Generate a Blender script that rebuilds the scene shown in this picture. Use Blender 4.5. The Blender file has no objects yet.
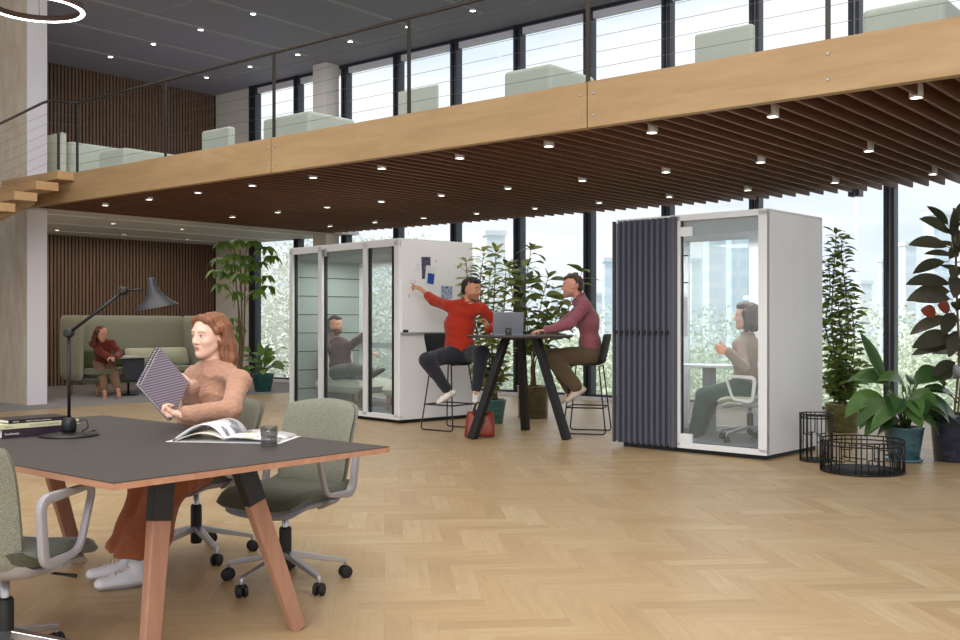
import bpy, math, random
import numpy as np
from mathutils import Vector, Matrix, Euler
sc = bpy.context.scene
COL = sc.collection
PI = math.pi
F = 1035.0
CH = 1.27
YAW = math.atan2(860.0, 1035.0)
CA, SA = math.cos(YAW), math.sin(YAW)

def world(r, f):
    """camera-plan coordinates (right, forward) -> world x, y"""
    return (CA*r - SA*f, SA*r + CA*f)

def gp(px, py, z=0.0):
    """ground position under a picture point at height z"""
    f = F*(CH-z)/(py-321.0)
    x, y = world((px-480.0)/F*f, f)
    return Vector((x, y, z))

def gf(px, f):
    x, y = world((px-480.0)/F*f, f)
    return Vector((x, y, 0))

def xy(px, Y):
    t = (px-480.0)/F
    return (CA*Y*t - SA*Y)/(CA+SA*t)

def fwd(x, y):
    return -SA*x + CA*y

def zat(py, f):
    return CH + (321.0-py)*f/F

def V(*a):
    return Vector(a)

# ---------------------------------------------------------------- mesh builder
class MB:
    def __init__(s):
        s.v = []; s.f = []; s.sm = []; s.mi = []
        s.M = None
    def add(s, vs, fs, smooth=False, mi=0):
        o = len(s.v)
        if s.M is not None:
            vs = [s.M @ Vector(p) for p in vs]
        s.v.extend([tuple(p) for p in vs])
        for f in fs:
            s.f.append(tuple(i+o for i in f)); s.sm.append(smooth); s.mi.append(mi)
        return s
    def box(s, x0, y0, z0, x1, y1, z1, M=None, mi=0):
        if x0 > x1: x0, x1 = x1, x0
        if y0 > y1: y0, y1 = y1, y0
        if z0 > z1: z0, z1 = z1, z0
        vs = [Vector(p) for p in ((x0,y0,z0),(x1,y0,z0),(x1,y1,z0),(x0,y1,z0),(x0,y0,z1),(x1,y0,z1),(x1,y1,z1),(x0,y1,z1))]
        if M is not None: vs = [M @ p for p in vs]
        return s.add(vs, [(0,3,2,1),(4,5,6,7),(0,1,5,4),(1,2,6,5),(2,3,7,6),(3,0,4,7)], False, mi)
    def cbox(s, c, d, M=None, mi=0):
        c = Vector(c)
        T = Matrix.Translation(c)
        if M is not None: T = T @ M.to_4x4()
        return s.box(-d[0]/2, -d[1]/2, -d[2]/2, d[0]/2, d[1]/2, d[2]/2, T, mi)
    def bar(s, a, b, w, h, up=(0,0,1), w2=None, h2=None, mi=0):
        """rectangular bar from a to b, width w sideways and h along up"""
        a = Vector(a); b = Vector(b); d = (b-a).normalized()
        u = Vector(up); side = d.cross(u)
        if side.length < 1e-4: side = d.cross(Vector((1,0,0)))
        side.normalize(); u = side.cross(d).normalized()
        w2 = w if w2 is None else w2; h2 = h if h2 is None else h2
        vs = []
        for p, ww, hh in ((a, w, h), (b, w2, h2)):
            for sx, sy in ((-1,-1),(1,-1),(1,1),(-1,1)):
                vs.append(p + side*sx*ww/2 + u*sy*hh/2)
        return s.add(vs, [(0,1,2,3),(7,6,5,4),(0,4,5,1),(1,5,6,2),(2,6,7,3),(3,7,4,0)], False, mi)
    def tube(s, pts, r, n=10, closed=False, mi=0, smooth=True):
        pts = [Vector(p) for p in pts]
        m = len(pts)
        rr = [r]*m if isinstance(r, (int, float)) else list(r)
        vs = []; fs = []
        prev = None
        for i, p in enumerate(pts):
            if closed:
                d = pts[(i+1) % m]-pts[i-1]
            elif i == 0: d = pts[1]-p
            elif i == m-1: d = p-pts[-2]
            else: d = (pts[i+1]-p).normalized()+(p-pts[i-1]).normalized()
            if d.length < 1e-9: d = Vector((0,0,1))
            d.normalize()
            if prev is None:
                a = Vector((0,0,1)) if abs(d.z) < .9 else Vector((1,0,0))
                u = d.cross(a).normalized()
            else:
                u = prev - d*prev.dot(d)
                u.normalize()
            prev = u
            w = d.cross(u)
            for k in range(n):
                t = 2*PI*k/n
                vs.append(p + (u*math.cos(t)+w*math.sin(t))*rr[i])
        for i in range(m if closed else m-1):
            j = (i+1) % m
            for k in range(n):
                l = (k+1) % n
                fs.append((i*n+k, i*n+l, j*n+l, j*n+k))
        s.add(vs, fs, smooth, mi)
        if not closed:
            o = len(s.v)-len(vs)
            s.f.append(tuple(o+k for k in reversed(range(n)))); s.sm.append(False); s.mi.append(mi)
            s.f.append(tuple(o+(m-1)*n+k for k in range(n))); s.sm.append(False); s.mi.append(mi)
        return s
    def lathe(s, prof, c=(0,0,0), n=32, M=None, mi=0, smooth=True, cap=True):
        c = Vector(c); vs = []; fs = []
        for r, z in prof:
            for k in range(n):
                t = 2*PI*k/n
                p = Vector((r*math.cos(t), r*math.sin(t), z))
                if M is not None: p = M @ p
                vs.append(p+c)
        m = len(prof)
        for i in range(m-1):
            for k in range(n):
                l = (k+1) % n
                fs.append((i*n+k, i*n+l, (i+1)*n+l, (i+1)*n+k))
        s.add(vs, fs, smooth, mi)
        if cap:
            o = len(s.v)-len(vs)
            s.f.append(tuple(o+k for k in reversed(range(n)))); s.sm.append(False); s.mi.append(mi)
            s.f.append(tuple(o+(m-1)*n+k for k in range(n))); s.sm.append(False); s.mi.append(mi)
        return s
    def prism(s, poly, z0, z1, M=None, mi=0):
        n = len(poly)
        vs = [Vector((p[0], p[1], z0)) for p in poly]+[Vector((p[0], p[1], z1)) for p in poly]
        if M is not None: vs = [M @ p for p in vs]
        fs = [tuple(reversed(range(n))), tuple(range(n, 2*n))]
        for k in range(n):
            l = (k+1) % n
            fs.append((k, l, n+l, n+k))
        return s.add(vs, fs, False, mi)
    def pad(s, w, d, t, nu=14, nv=14, c=.12, q=8, deform=None, mi=0):
        """soft slab: rounded outline, rolled edges, deform(p)->p"""
        vs = []; fs = []
        def P(u, v, sg):
            x = u*(1-c*abs(v)**q)*w/2; y = v*(1-c*abs(u)**q)*d/2
            z = sg*t/2*math.sqrt(max(0, 1-abs(u)**10))*math.sqrt(max(0, 1-abs(v)**10))
            p = Vector((x, y, z))
            return deform(p, u, v, sg) if deform else p
        def grid(i, n):
            a = -1+2*i/n
            return math.sin(a*PI/2)*.55+a*.45 if True else a
        for sg in (1, -1):
            for j in range(nv+1):
                for i in range(nu+1):
                    vs.append(P(grid(i, nu), grid(j, nv), sg))
        N = (nu+1)*(nv+1)
        for j in range(nv):
            for i in range(nu):
                a = j*(nu+1)+i
                fs.append((a, a+1, a+nu+2, a+nu+1))
                fs.append((N+a, N+a+nu+1, N+a+nu+2, N+a+1))
        return s.add(vs, fs, True, mi)
    def blob(s, c, r, n=10, mi=0, M=None):
        prof = [(max(1e-4, math.sin(PI*i/n)), -math.cos(PI*i/n)) for i in range(n+1)]
        r = (r, r, r) if isinstance(r, (int, float)) else r
        S = Matrix.Diagonal(Vector(r).to_4d()); S[3][3] = 1
        if M is not None: S = M.to_4x4() @ S
        return s.lathe(prof, c, n*2, S, mi)
    def build(s, name, mat=None, parent=None, bevel=0, seg=2, weld=False, loc=None, subsurf=0):
        me = bpy.data.meshes.new(name)
        me.from_pydata(s.v, [], s.f)
        me.polygons.foreach_set('use_smooth', s.sm)
        mats = mat if isinstance(mat, (list, tuple)) else [mat]
        for m in mats:
            if m is not None: me.materials.append(m)
        if len(mats) > 1: me.polygons.foreach_set('material_index', s.mi)
        me.update()
        if weld:
            import bmesh
            bm = bmesh.new(); bm.from_mesh(me)
            bmesh.ops.remove_doubles(bm, verts=bm.verts, dist=1e-5)
            bm.to_mesh(me); bm.free()
        o = bpy.data.objects.new(name, me); COL.objects.link(o)
        if parent is not None: o.parent = parent
        if loc is not None: o.location = loc
        if bevel:
            b = o.modifiers.new('bevel', 'BEVEL'); b.width = bevel; b.segments = seg
            b.limit_method = 'ANGLE'; b.angle_limit = math.radians(40)
        if subsurf:
            b = o.modifiers.new('sub', 'SUBSURF'); b.levels = subsurf; b.render_levels = subsurf
        return o

def tag(o, label=None, cat=None, group=None, kind=None):
    if label: o['label'] = label
    if cat: o['category'] = cat
    if group: o['group'] = group
    if kind: o['kind'] = kind
    return o

def thing(name, label, cat, loc=(0,0,0), rz=0, group=None):
    o = bpy.data.objects.new(name, None); COL.objects.link(o)
    o.empty_display_size = .1
    o.location = loc; o.rotation_euler = (0, 0, rz)
    return tag(o, label, cat, group)

def struct(name, mb, mat, parent=None, bevel=0, label=None):
    o = mb.build(name, mat, parent, bevel)
    o['kind'] = 'structure'
    if label: o['label'] = label
    return o

def copy_tree(o, parent=None):
    c = o.copy(); COL.objects.link(c)
    if parent is not None: c.parent = parent
    for ch in list(o.children): copy_tree(ch, c)
    return c

def dup(o, loc, rz, label=None, group=None):
    c = copy_tree(o)
    c.location = loc; c.rotation_euler = (0, 0, rz)
    if label: c['label'] = label
    if group: c['group'] = group
    return c

def frame(d, up=(0,0,1)):
    """rotation whose +Y is d and +Z near up"""
    y = Vector(d).normalized(); z = Vector(up); x = y.cross(z)
    if x.length < 1e-4: x = Vector((1,0,0))
    x.normalize(); z = x.cross(y).normalized()
    return Matrix(((x.x, y.x, z.x), (x.y, y.y, z.y), (x.z, y.z, z.z)))

def smooth_path(pts, n=6, closed=False):
    pts = [Vector(p) for p in pts]; m = len(pts); out = []
    rng = range(m) if closed else range(m-1)
    for i in rng:
        p0 = pts[i-1] if (closed or i > 0) else pts[i]*2-pts[i+1]
        p1 = pts[i]; p2 = pts[(i+1) % m]
        p3 = pts[(i+2) % m] if (closed or i+2 < m) else p2*2-p1
        for k in range(n):
            t = k/n
            out.append(.5*((2*p1)+(-p0+p2)*t+(2*p0-5*p1+4*p2-p3)*t*t+(-p0+3*p1-3*p2+p3)*t**3))
    if not closed: out.append(pts[-1])
    return out

def round_path(pts, r, n=5, closed=False):
    """polyline with rounded corners"""
    pts = [Vector(p) for p in pts]; m = len(pts); out = []
    for i in range(m):
        if not closed and i in (0, m-1):
            out.append(pts[i]); continue
        p = pts[i]; a = pts[i-1]; b = pts[(i+1) % m]
        rr = min(r, (a-p).length*.45, (b-p).length*.45)
        s = p+(a-p).normalized()*rr; e = p+(b-p).normalized()*rr
        for k in range(n+1):
            t = k/n
            out.append(s*(1-t)**2+p*2*t*(1-t)+e*t*t)
    return out
# ---------------------------------------------------------------- materials
def srgb(r, g, b):
    def c(u):
        u /= 255.0
        return u/12.92 if u <= .04045 else ((u+.055)/1.055)**2.4
    return (c(r), c(g), c(b), 1)

class N:
    """tiny node-graph helper"""
    def __init__(s, name):
        s.m = bpy.data.materials.new(name); s.m.use_nodes = True
        s.t = s.m.node_tree; s.t.nodes.clear()
        s.out = s.n('ShaderNodeOutputMaterial')
        s.p = s.n('ShaderNodeBsdfPrincipled')
        s.l(s.p.outputs[0], s.out.inputs[0])
    def n(s, t, **kw):
        x = s.t.nodes.new(t)
        for k, v in kw.items(): setattr(x, k, v)
        return x
    def l(s, a, b): s.t.links.new(a, b)
    def set(s, inp, v):
        if hasattr(v, 'is_output') or isinstance(v, bpy.types.NodeSocket): s.l(v, inp)
        else: inp.default_value = v
    def math(s, op, a, b=0.0, c=0.0):
        x = s.n('ShaderNodeMath', operation=op)
        s.set(x.inputs[0], a); s.set(x.inputs[1], b); s.set(x.inputs[2], c)
        return x.outputs[0]
    def mix(s, f, a, b, blend='MIX'):
        x = s.n('ShaderNodeMix', data_type='RGBA', blend_type=blend)
        s.set(x.inputs[0], f); s.set(x.inputs[6], a); s.set(x.inputs[7], b)
        return x.outputs[2]
    def coord(s, kind='Object', scale=(1,1,1), rot=(0,0,0)):
        c = s.n('ShaderNodeTexCoord'); mp = s.n('ShaderNodeMapping')
        mp.inputs['Scale'].default_value = scale; mp.inputs['Rotation'].default_value = rot
        s.l(c.outputs[kind], mp.inputs[0])
        return mp.outputs[0]
    def noise(s, vec, scale, detail=4, rough=.55, dist=0):
        x = s.n('ShaderNodeTexNoise')
        s.l(vec, x.inputs['Vector'])
        x.inputs['Scale'].default_value = scale; x.inputs['Detail'].default_value = detail
        x.inputs['Roughness'].default_value = rough; x.inputs['Distortion'].default_value = dist
        return x.outputs['Fac']
    def ramp(s, fac, stops):
        x = s.n('ShaderNodeValToRGB')
        e = x.color_ramp.elements
        while len(e) < len(stops): e.new(.5)
        for i, (p, c) in enumerate(stops):
            e[i].position = p; e[i].color = c
        s.l(fac, x.inputs[0])
        return x.outputs[0]
    def bump(s, h, strength=.3, dist=.01):
        x = s.n('ShaderNodeBump')
        x.inputs['Strength'].default_value = strength; x.inputs['Distance'].default_value = dist
        s.l(h, x.inputs['Height']); s.l(x.outputs[0], s.p.inputs['Normal'])
    def pr(s, **kw):
        for k, v in kw.items():
            s.set(s.p.inputs[k.replace('_', ' ')], v)
        return s

def shade(c, k):
    return (c[0]*k, c[1]*k, c[2]*k, 1)

def plain(name, c, rough=.5, metal=0.0, var=.06, scale=6, bump=0, bscale=200, coat=0, spec=None):
    g = N(name)
    v = g.coord()
    f = g.noise(v, scale, 3)
    g.pr(Base_Color=g.mix(f, shade(c, 1-var), shade(c, 1+var)), Roughness=rough, Metallic=metal)
    if coat: g.pr(Coat_Weight=coat)
    if spec is not None: g.pr(Specular_IOR_Level=spec)
    if bump: g.bump(g.noise(v, bscale, 2), bump, .002)
    return g.m

def fabric(name, c, c2=None, scale=350, rough=.9, bump=.4, big=.08):
    g = N(name); v = g.coord()
    c2 = c2 or shade(c, .62)
    f = g.noise(v, scale, 2, .6); h = g.noise(v, 3.0, 3)
    col = g.mix(g.ramp(f, [(.35, (0,0,0,1)), (.65, (1,1,1,1))]), c2, c)
    col = g.mix(g.math('MULTIPLY', h, big*2), col, shade(c, .5))
    g.pr(Base_Color=col, Roughness=rough, Sheen_Weight=.25, Specular_IOR_Level=.2)
    g.bump(f, bump, .002)
    return g.m

def wood(name, c1, c2, axis='X', scale=1.0, rough=.5, stretch=14, c3=None):
    g = N(name)
    sc3 = {'X': (1, stretch, stretch), 'Y': (stretch, 1, stretch), 'Z': (stretch, stretch, 1)}[axis]
    v = g.coord(scale=tuple(a*scale for a in sc3))
    w = g.noise(v, 1.2, 6, .6, .6); fine = g.noise(v, 9, 3, .7)
    col = g.mix(g.ramp(w, [(.32, (0,0,0,1)), (.68, (1,1,1,1))]), c1, c2)
    col = g.mix(g.math('MULTIPLY', fine, .35), col, c3 or shade(c1, .7))
    g.pr(Base_Color=col, Roughness=rough, Specular_IOR_Level=.35)
    g.bump(fine, .12, .002)
    return g.m

def glass(name, tint=(1,1,1,1), refl=1.0, rough=0.0, body=0.0, bodyc=(.8,.85,.85,1)):
    """thin pane: clear transmission with a fresnel mirror"""
    g = N(name)
    tr = g.n('ShaderNodeBsdfTransparent'); tr.inputs[0].default_value = tint
    gl = g.n('ShaderNodeBsdfGlossy'); gl.inputs['Roughness'].default_value = rough
    lw = g.n('ShaderNodeLayerWeight'); lw.inputs[0].default_value = .5
    fr = g.math('ADD', .035, g.math('MULTIPLY', .9, g.math('POWER', lw.outputs['Facing'], 4.5)))
    mx = g.n('ShaderNodeMixShader')
    g.l(g.math('MULTIPLY', fr, refl), mx.inputs[0])
    g.l(tr.outputs[0], mx.inputs[1]); g.l(gl.outputs[0], mx.inputs[2])
    last = mx
    if body:
        df = g.n('ShaderNodeBsdfDiffuse'); df.inputs[0].default_value = bodyc
        m2 = g.n('ShaderNodeMixShader'); m2.inputs[0].default_value = body
        g.l(mx.outputs[0], m2.inputs[1]); g.l(df.outputs[0], m2.inputs[2]); last = m2
    g.l(last.outputs[0], g.out.inputs[0])
    return g.m

def emit(name, c, s):
    g = N(name); g.pr(Base_Color=c, Emission_Color=c, Emission_Strength=s)
    return g.m

def floor_mat():
    g = N('oak herringbone parquet')
    W = .112; n = 5
    v = g.coord(rot=(0, 0, PI/4))
    sp = g.n('ShaderNodeSeparateXYZ'); g.l(v, sp.inputs[0])
    u = g.math('DIVIDE', sp.outputs[0], W); w = g.math('DIVIDE', sp.outputs[1], W)
    i = g.math('FLOOR', u); j = g.math('FLOOR', w)
    k = g.math('FLOORED_MODULO', g.math('SUBTRACT', i, j), 2.0*n)
    hor = g.math('LESS_THAN', k, n-.5)
    fu = g.math('SUBTRACT', u, i); fw = g.math('SUBTRACT', w, j)
    off2 = g.math('SUBTRACT', 2.0*n-1, k)
    # along / across coordinates for both kinds
    al1 = g.math('ADD', k, fu); ac1 = fw
    al2 = g.math('ADD', off2, fw); ac2 = fu
    def sel(a, b):  # hor ? a : b
        return g.math('ADD', g.math('MULTIPLY', hor, a), g.math('MULTIPLY', g.math('SUBTRACT', 1.0, hor), b))
    al = sel(al1, al2); ac = sel(ac1, ac2)
    idx = sel(g.math('SUBTRACT', i, k), g.math('ADD', i, 371.0)); idy = sel(j, g.math('SUBTRACT', j, off2))
    cb = g.n('ShaderNodeCombineXYZ'); g.l(idx, cb.inputs[0]); g.l(idy, cb.inputs[1])
    wn = g.n('ShaderNodeTexWhiteNoise', noise_dimensions='2D'); g.l(cb.outputs[0], wn.inputs['Vector'])
    rnd = wn.outputs['Value']
    # grain
    cg = g.n('ShaderNodeCombineXYZ')
    g.l(g.math('ADD', g.math('MULTIPLY', al, .16), g.math('MULTIPLY', rnd, 40.0)), cg.inputs[0])
    g.l(g.math('MULTIPLY', ac, 1.0), cg.inputs[1]); g.l(g.math('MULTIPLY', rnd, 17.0), cg.inputs[2])
    gr = g.noise(cg.outputs[0], 2.2, 5, .6, .8)
    fine = g.noise(cg.outputs[0], 14, 3, .6)
    col = g.ramp(rnd, [(0, srgb(170,143,104)), (.25, srgb(182,156,117)), (.5, srgb(188,164,126)), (.75, srgb(180,151,108)), (1, srgb(194,173,136))])
    col = g.mix(g.math('MULTIPLY', g.ramp(gr, [(.4, (0,0,0,1)), (.75, (1,1,1,1))]), .45), col, srgb(158,128,86))
    col = g.mix(g.math('MULTIPLY', fine, .25), col, srgb(196,174,138))
    # joints
    e = g.math('MINIMUM', g.math('MINIMUM', ac, g.math('SUBTRACT', 1.0, ac)), g.math('MINIMUM', al, g.math('SUBTRACT', float(n), al)))
    gap = g.math('LESS_THAN', e, .012)
    col = g.mix(g.math('MULTIPLY', gap, .35), col, srgb(150,112,72))
    rg = g.math('ADD', .34, g.math('MULTIPLY', gr, .16))
    g.pr(Base_Color=col, Roughness=rg, Specular_IOR_Level=.45)
    g.bump(g.math('SUBTRACT', g.math('MULTIPLY', fine, .2), gap), .15, .001)
    return g.m

M = {}
M['floor'] = floor_mat()
M['carpet'] = fabric('taupe lounge carpet', srgb(112,100,90), srgb(84,74,66), 90, .95, .3)
M['ceil'] = plain('dark grey ceiling panel', srgb(146,142,156), .75, var=.03)
M['ceil_low'] = plain('light grey ceiling panel', srgb(214,210,212), .8, var=.03)
M['strip'] = plain('pale ceiling strip', srgb(160,158,160), .6)
M['oak'] = wood('light oak beam', srgb(166,138,100), srgb(184,156,118), 'X', .9, .5, 7, srgb(148,116,78))
M['oak_y'] = wood('light oak treads', srgb(176,142,102), srgb(192,160,120), 'X', 2, .45, 9, srgb(168,128,90))
M['slat'] = wood('walnut soffit slat', srgb(106,68,50), srgb(126,84,62), 'Y', 1, .55, 12)
M['slat_back'] = plain('dark soffit backing', srgb(34,25,22), .9)
M['slat_face'] = wood('walnut wall slat', srgb(108,84,68), srgb(130,104,84), 'Z', 1, .55, 12)
M['slat_gap'] = plain('dark felt between slats', srgb(40,32,28), .95)
M['anth'] = plain('anthracite window frame', srgb(42,45,56), .45)
M['silver'] = plain('brushed aluminium', srgb(190,192,196), .35, .7)
M['white'] = plain('white lacquer', srgb(226,228,230), .4, var=.02)
M['whitewall'] = plain('white plaster', srgb(222,216,208), .85, var=.03)
M['greywall'] = plain('light grey plaster', srgb(226,223,230), .8, var=.02)
M['black'] = plain('black powder coat', srgb(17,17,19), .5)
M['blackm'] = plain('matt black plastic', srgb(18,18,19), .6)
M['grey_plastic'] = plain('grey plastic', srgb(150,148,154), .42)
M['chrome'] = plain('polished aluminium', srgb(186,186,190), .32, .9)
M['rail'] = plain('dark bronze rail', srgb(62,56,52), .35, .3)
M['cable'] = plain('steel cable', srgb(130,126,122), .4, .6)
def conc():
    g = N('beige stone wall'); v = g.coord()
    a = g.noise(g.coord(scale=(1, 1, .35)), 5, 8, .65, .3); b = g.noise(v, 60, 3)
    col = g.ramp(a, [(.3, srgb(202,184,162)), (.5, srgb(220,205,184)), (.7, srgb(232,222,206))])
    g.pr(Base_Color=g.mix(g.math('MULTIPLY', b, .3), col, srgb(186,170,150)), Roughness=.85)
    g.bump(a, .2, .01)
    return g.m
M['stone'] = conc()
M['glass'] = glass('window glass', (.97,.98,.985,1), .8, 0, .03, (.95,.97,1,1))
M['podglass'] = glass('pod glass', (.93,.96,.95,1), .9, 0, .07, (.62,.68,.66,1))
M['podglass2'] = glass('pod clear glass', (.96,.98,.98,1), .9, 0, .05, (.7,.75,.75,1))
M['smoke'] = glass('smoked tumbler glass', (.66,.66,.65,1), 1.0, .02, .10, (.25,.25,.25,1))
M['lamp_on'] = emit('downlight diffuser', (1,.93,.82,1), 14)
M['ring_on'] = emit('ring lamp diffuser', (1,.96,.9,1), 9)
M['mint'] = fabric('mint lounge fabric', srgb(222,230,216), srgb(204,214,200), 120, .95, .2)
M['sage'] = fabric('sage sofa fabric', srgb(158,158,140), srgb(136,136,118), 220, .95, .25)
M['sage_d'] = fabric('dark olive cushion fabric', srgb(84,92,60), srgb(62,70,44), 260, .95, .3)
M['sage_l'] = fabric('pale sage cushion fabric', srgb(196,196,172), srgb(168,168,144), 260, .95, .3)
M['chair_fab'] = fabric('grey green wool', srgb(142,143,128), srgb(102,104,91), 260, .95, .5)
M['chair_fab_d'] = fabric('deep green wool', srgb(88,92,76), srgb(58,62,48), 200, .95, .5)
M['pod_fab'] = fabric('pale pod bench fabric', srgb(206,208,192), srgb(186,188,172), 200, .95, .2)
M['table_top'] = plain('charcoal linoleum', srgb(60,55,52), .55, var=.14, scale=4, bump=.08, bscale=400)
M['table_wood'] = wood('reddish oiled wood', srgb(154,112,90), srgb(172,130,108), 'Z', 2.2, .5, 10, srgb(132,92,72))
M['table_edge'] = wood('reddish edge veneer', srgb(170,122,96), srgb(190,144,116), 'X', 2, .45, 10)
# ---------------------------------------------------------------- camera, world, light
cam = bpy.data.cameras.new('camera'); cam.lens = 36*F/960; cam.sensor_width = 36
cam.shift_y = 1/960; cam.clip_end = 2000
co = bpy.data.objects.new('camera', cam); COL.objects.link(co)
co.location = (0, 0, CH); co.rotation_euler = (PI/2, 0, YAW); sc.camera = co
vs = sc.view_settings
vs.view_transform = 'Standard'; vs.look = 'None'; vs.gamma = 1; vs.use_curve_mapping = False
vs.exposure = 0.38
sc.cycles.max_bounces = 10; sc.cycles.transparent_max_bounces = 24
sc.cycles.diffuse_bounces = 5; sc.cycles.glossy_bounces = 4
sc.cycles.use_denoising = True
sc.cycles.sample_clamp_indirect = 6

wd = bpy.data.worlds.new('World'); sc.world = wd; wd.use_nodes = True
nt = wd.node_tree; nt.nodes.clear()
wo = nt.nodes.new('ShaderNodeOutputWorld'); bg = nt.nodes.new('ShaderNodeBackground')
tc = nt.nodes.new('ShaderNodeTexCoord'); mp = nt.nodes.new('ShaderNodeMapping')
mp.inputs['Scale'].default_value = (1.2, 1.2, 4.5); mp.inputs['Location'].default_value = (.3, .8, .1)
nz = nt.nodes.new('ShaderNodeTexNoise'); nz.inputs['Scale'].default_value = 2.2; nz.inputs['Detail'].default_value = 7
nz.inputs['Roughness'].default_value = .55
cr = nt.nodes.new('ShaderNodeValToRGB')
cr.color_ramp.elements[0].position = .40; cr.color_ramp.elements[0].color = (.70, .80, .93, 1)
cr.color_ramp.elements[1].position = .60; cr.color_ramp.elements[1].color = (.93, .95, .975, 1)
nt.links.new(tc.outputs['Generated'], mp.inputs[0]); nt.links.new(mp.outputs[0], nz.inputs['Vector'])
nt.links.new(nz.outputs['Fac'], cr.inputs[0]); nt.links.new(cr.outputs[0], bg.inputs[0])
bg.inputs[1].default_value = 1.0
nt.links.new(bg.outputs[0], wo.inputs[0])

def area(name, loc, rot, sx, sy, power, col=(1,1,1)):
    l = bpy.data.lights.new(name, 'AREA'); l.shape = 'RECTANGLE'; l.size = sx; l.size_y = sy
    l.energy = power; l.color = col
    o = bpy.data.objects.new(name, l); COL.objects.link(o); o.location = loc; o.rotation_euler = rot
    return o
# unseen fill lamps added over the double-height hall, in front of the mezzanine
area('hall_fill', (-3.5, 2.2, 6.2), (0, 0, 0), 9, 5, 350, (1, .96, .9))
area('hall_fill', (1.5, -3.5, 5.6), (math.radians(52), 0, math.radians(25)), 7, 3, 620, (1, .97, .93))
area('hall_fill', (-10.5, 4.5, 6.2), (0, math.radians(30), 0), 5, 4, 170, (1, .96, .9))
# wide fill lamps added below the mezzanine and in the lounge; downlights give little
area('soffit_fill', (-8.5, 10.2, 2.9), (0, 0, 0), 10, 3.0, 60, (1, .93, .84))
area('soffit_fill', (-17, 10.5, 2.9), (0, 0, 0), 3.5, 4.5, 50, (1, .9, .8))
area('upper_lounge_fill', (-9, 11, 6.2), (0, 0, 0), 16, 3, 150, (1, .97, .94))  # fill lamp added under the upper ceiling to brighten the dark mezzanine
sun = bpy.data.lights.new('sun', 'SUN'); sun.energy = 4.0; sun.angle = math.radians(12); sun.color = (1, .96, .9)
so = bpy.data.objects.new('sun', sun); COL.objects.link(so)
so.rotation_euler = Vector((-.25, -.55, .8)).to_track_quat('Z', 'Y').to_euler()

# ---------------------------------------------------------------- floor, ceilings, walls
YW = 14.0; XB = -19.3; ZC = 6.3; YB = 7.45; ZB = 2.936; ZM = 3.332
b = MB()
b.box(-14.35, -7, -.2, 9, YW+.15, 0, mi=0)
b.box(-19.6, -7, -.2, -14.35, YW+.15, 0, mi=1)
struct('floor', b, [M['floor'], M['carpet']], label='light oak herringbone parquet with a taupe carpeted lounge zone')

XM = [-17.9+1.43*k for k in range(0, 18)]
b = MB(); b.box(-19.6, -7, ZC, 9, YW+.15, ZC+.2)
ceil = struct('ceiling', b, M['ceil'])
b = MB()
for x in XM: b.box(x-.045, -7, ZC-.012, x+.045, 13.0, ZC+.01)
for y in (13.05, 9.6, 6.2, 2.8): b.box(XB, y-.012, ZC-.006, 9, y+.012, ZC+.01)
struct('trim_1', b, M['strip'], label='pale strips across the upper ceiling')

b = MB(); b.box(-19.6, 7.5, ZB+.02, -14.8, YW+.1, ZM)
struct('ceiling', b, M['ceil_low'], label='light grey low ceiling over the lounge')
b = MB()
for x in (-15.6, -17.0, -18.4): b.box(x-.04, 7.5, ZB+.008, x+.04, YW, ZB+.03)
struct('trim_2', b, M['white'])
b = MB(); b.box(-14.8, 7.5, 3.1, 6, 13.22, ZM)
struct('ceiling', b, M['slat_back'], label='dark mezzanine slab above the slatted soffit')
b = MB()
x = -14.76
while x < 5.9:
    b.box(x-.014, 7.5, ZB+.004, x+.014, 13.42, 3.1); x += .19
struct('trim_3', b, M['slat'], label='walnut slats hung under the mezzanine')
# fascia beam with joints and bolts
b = MB()
xs = [-15.15, xy(271, YB)-.0, xy(587, YB), 0.5, 6]
for i in range(4): b.box(xs[i]+.006, YB, ZB, xs[i+1]-.006, YB+.09, ZM)
beam = struct('trim_4', b, M['oak'], bevel=.004, label='long light oak beam along the mezzanine edge')
b = MB()
for X in (xs[1], xs[2]):
    for dx in (-.065, .07):
        for dz in (.1, .29):
            b.lathe([(.013, 0), (.013, .006), (.009, .01)], (X+dx, YB, ZB+dz), 10, Matrix.Rotation(PI/2, 3, 'X'))
X = xy(828, YB)
for dz in (.1, .29): b.lathe([(.013, 0), (.013, .006), (.009, .01)], (X, YB, ZB+dz), 10, Matrix.Rotation(PI/2, 3, 'X'))
o = b.build('bolt', M['silver'], beam); o['kind'] = 'stuff' if False else 'structure'

# slatted walnut wall at the far left
b = MB(); b.box(XB-.25, -3, 0, XB-.03, YW+.1, ZC, mi=1)
y = 7.0
while y < YW-.05:
    b.box(XB-.04, y, 0.0, XB+.0, y+.046, ZC-.001, mi=0); y += .075
struct('wall_left', b, [M['slat_face'], M['slat_gap']], label='walnut slatted wall at the far left')
xw = xy(249, YW)
b = MB(); b.box(XB, YW, 0, xw, YW+.15, ZC)
struct('wall_back', b, M['whitewall'])
b = MB(); b.box(-15.53, 13.55, 0, -15.15, 13.89, ZC)
struct('wall_pillar', b, M['whitewall'], label='pale square pillar before the windows')
b = MB(); b.box(-19.2, 7.63, 0, -15.22, 7.94, ZC); b.box(-15.22, 7.63, 0, -15.2, 7.94, ZC, mi=1)
b.v = [((-15.2 if abs(p[0]+15.2) < 1e-4 else p[0]), p[1], p[2]) for p in b.v]
struct('wall_column', b, [M['stone'], M['greywall']], label='beige stone wall with pale grey end beside the stairs')

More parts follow.
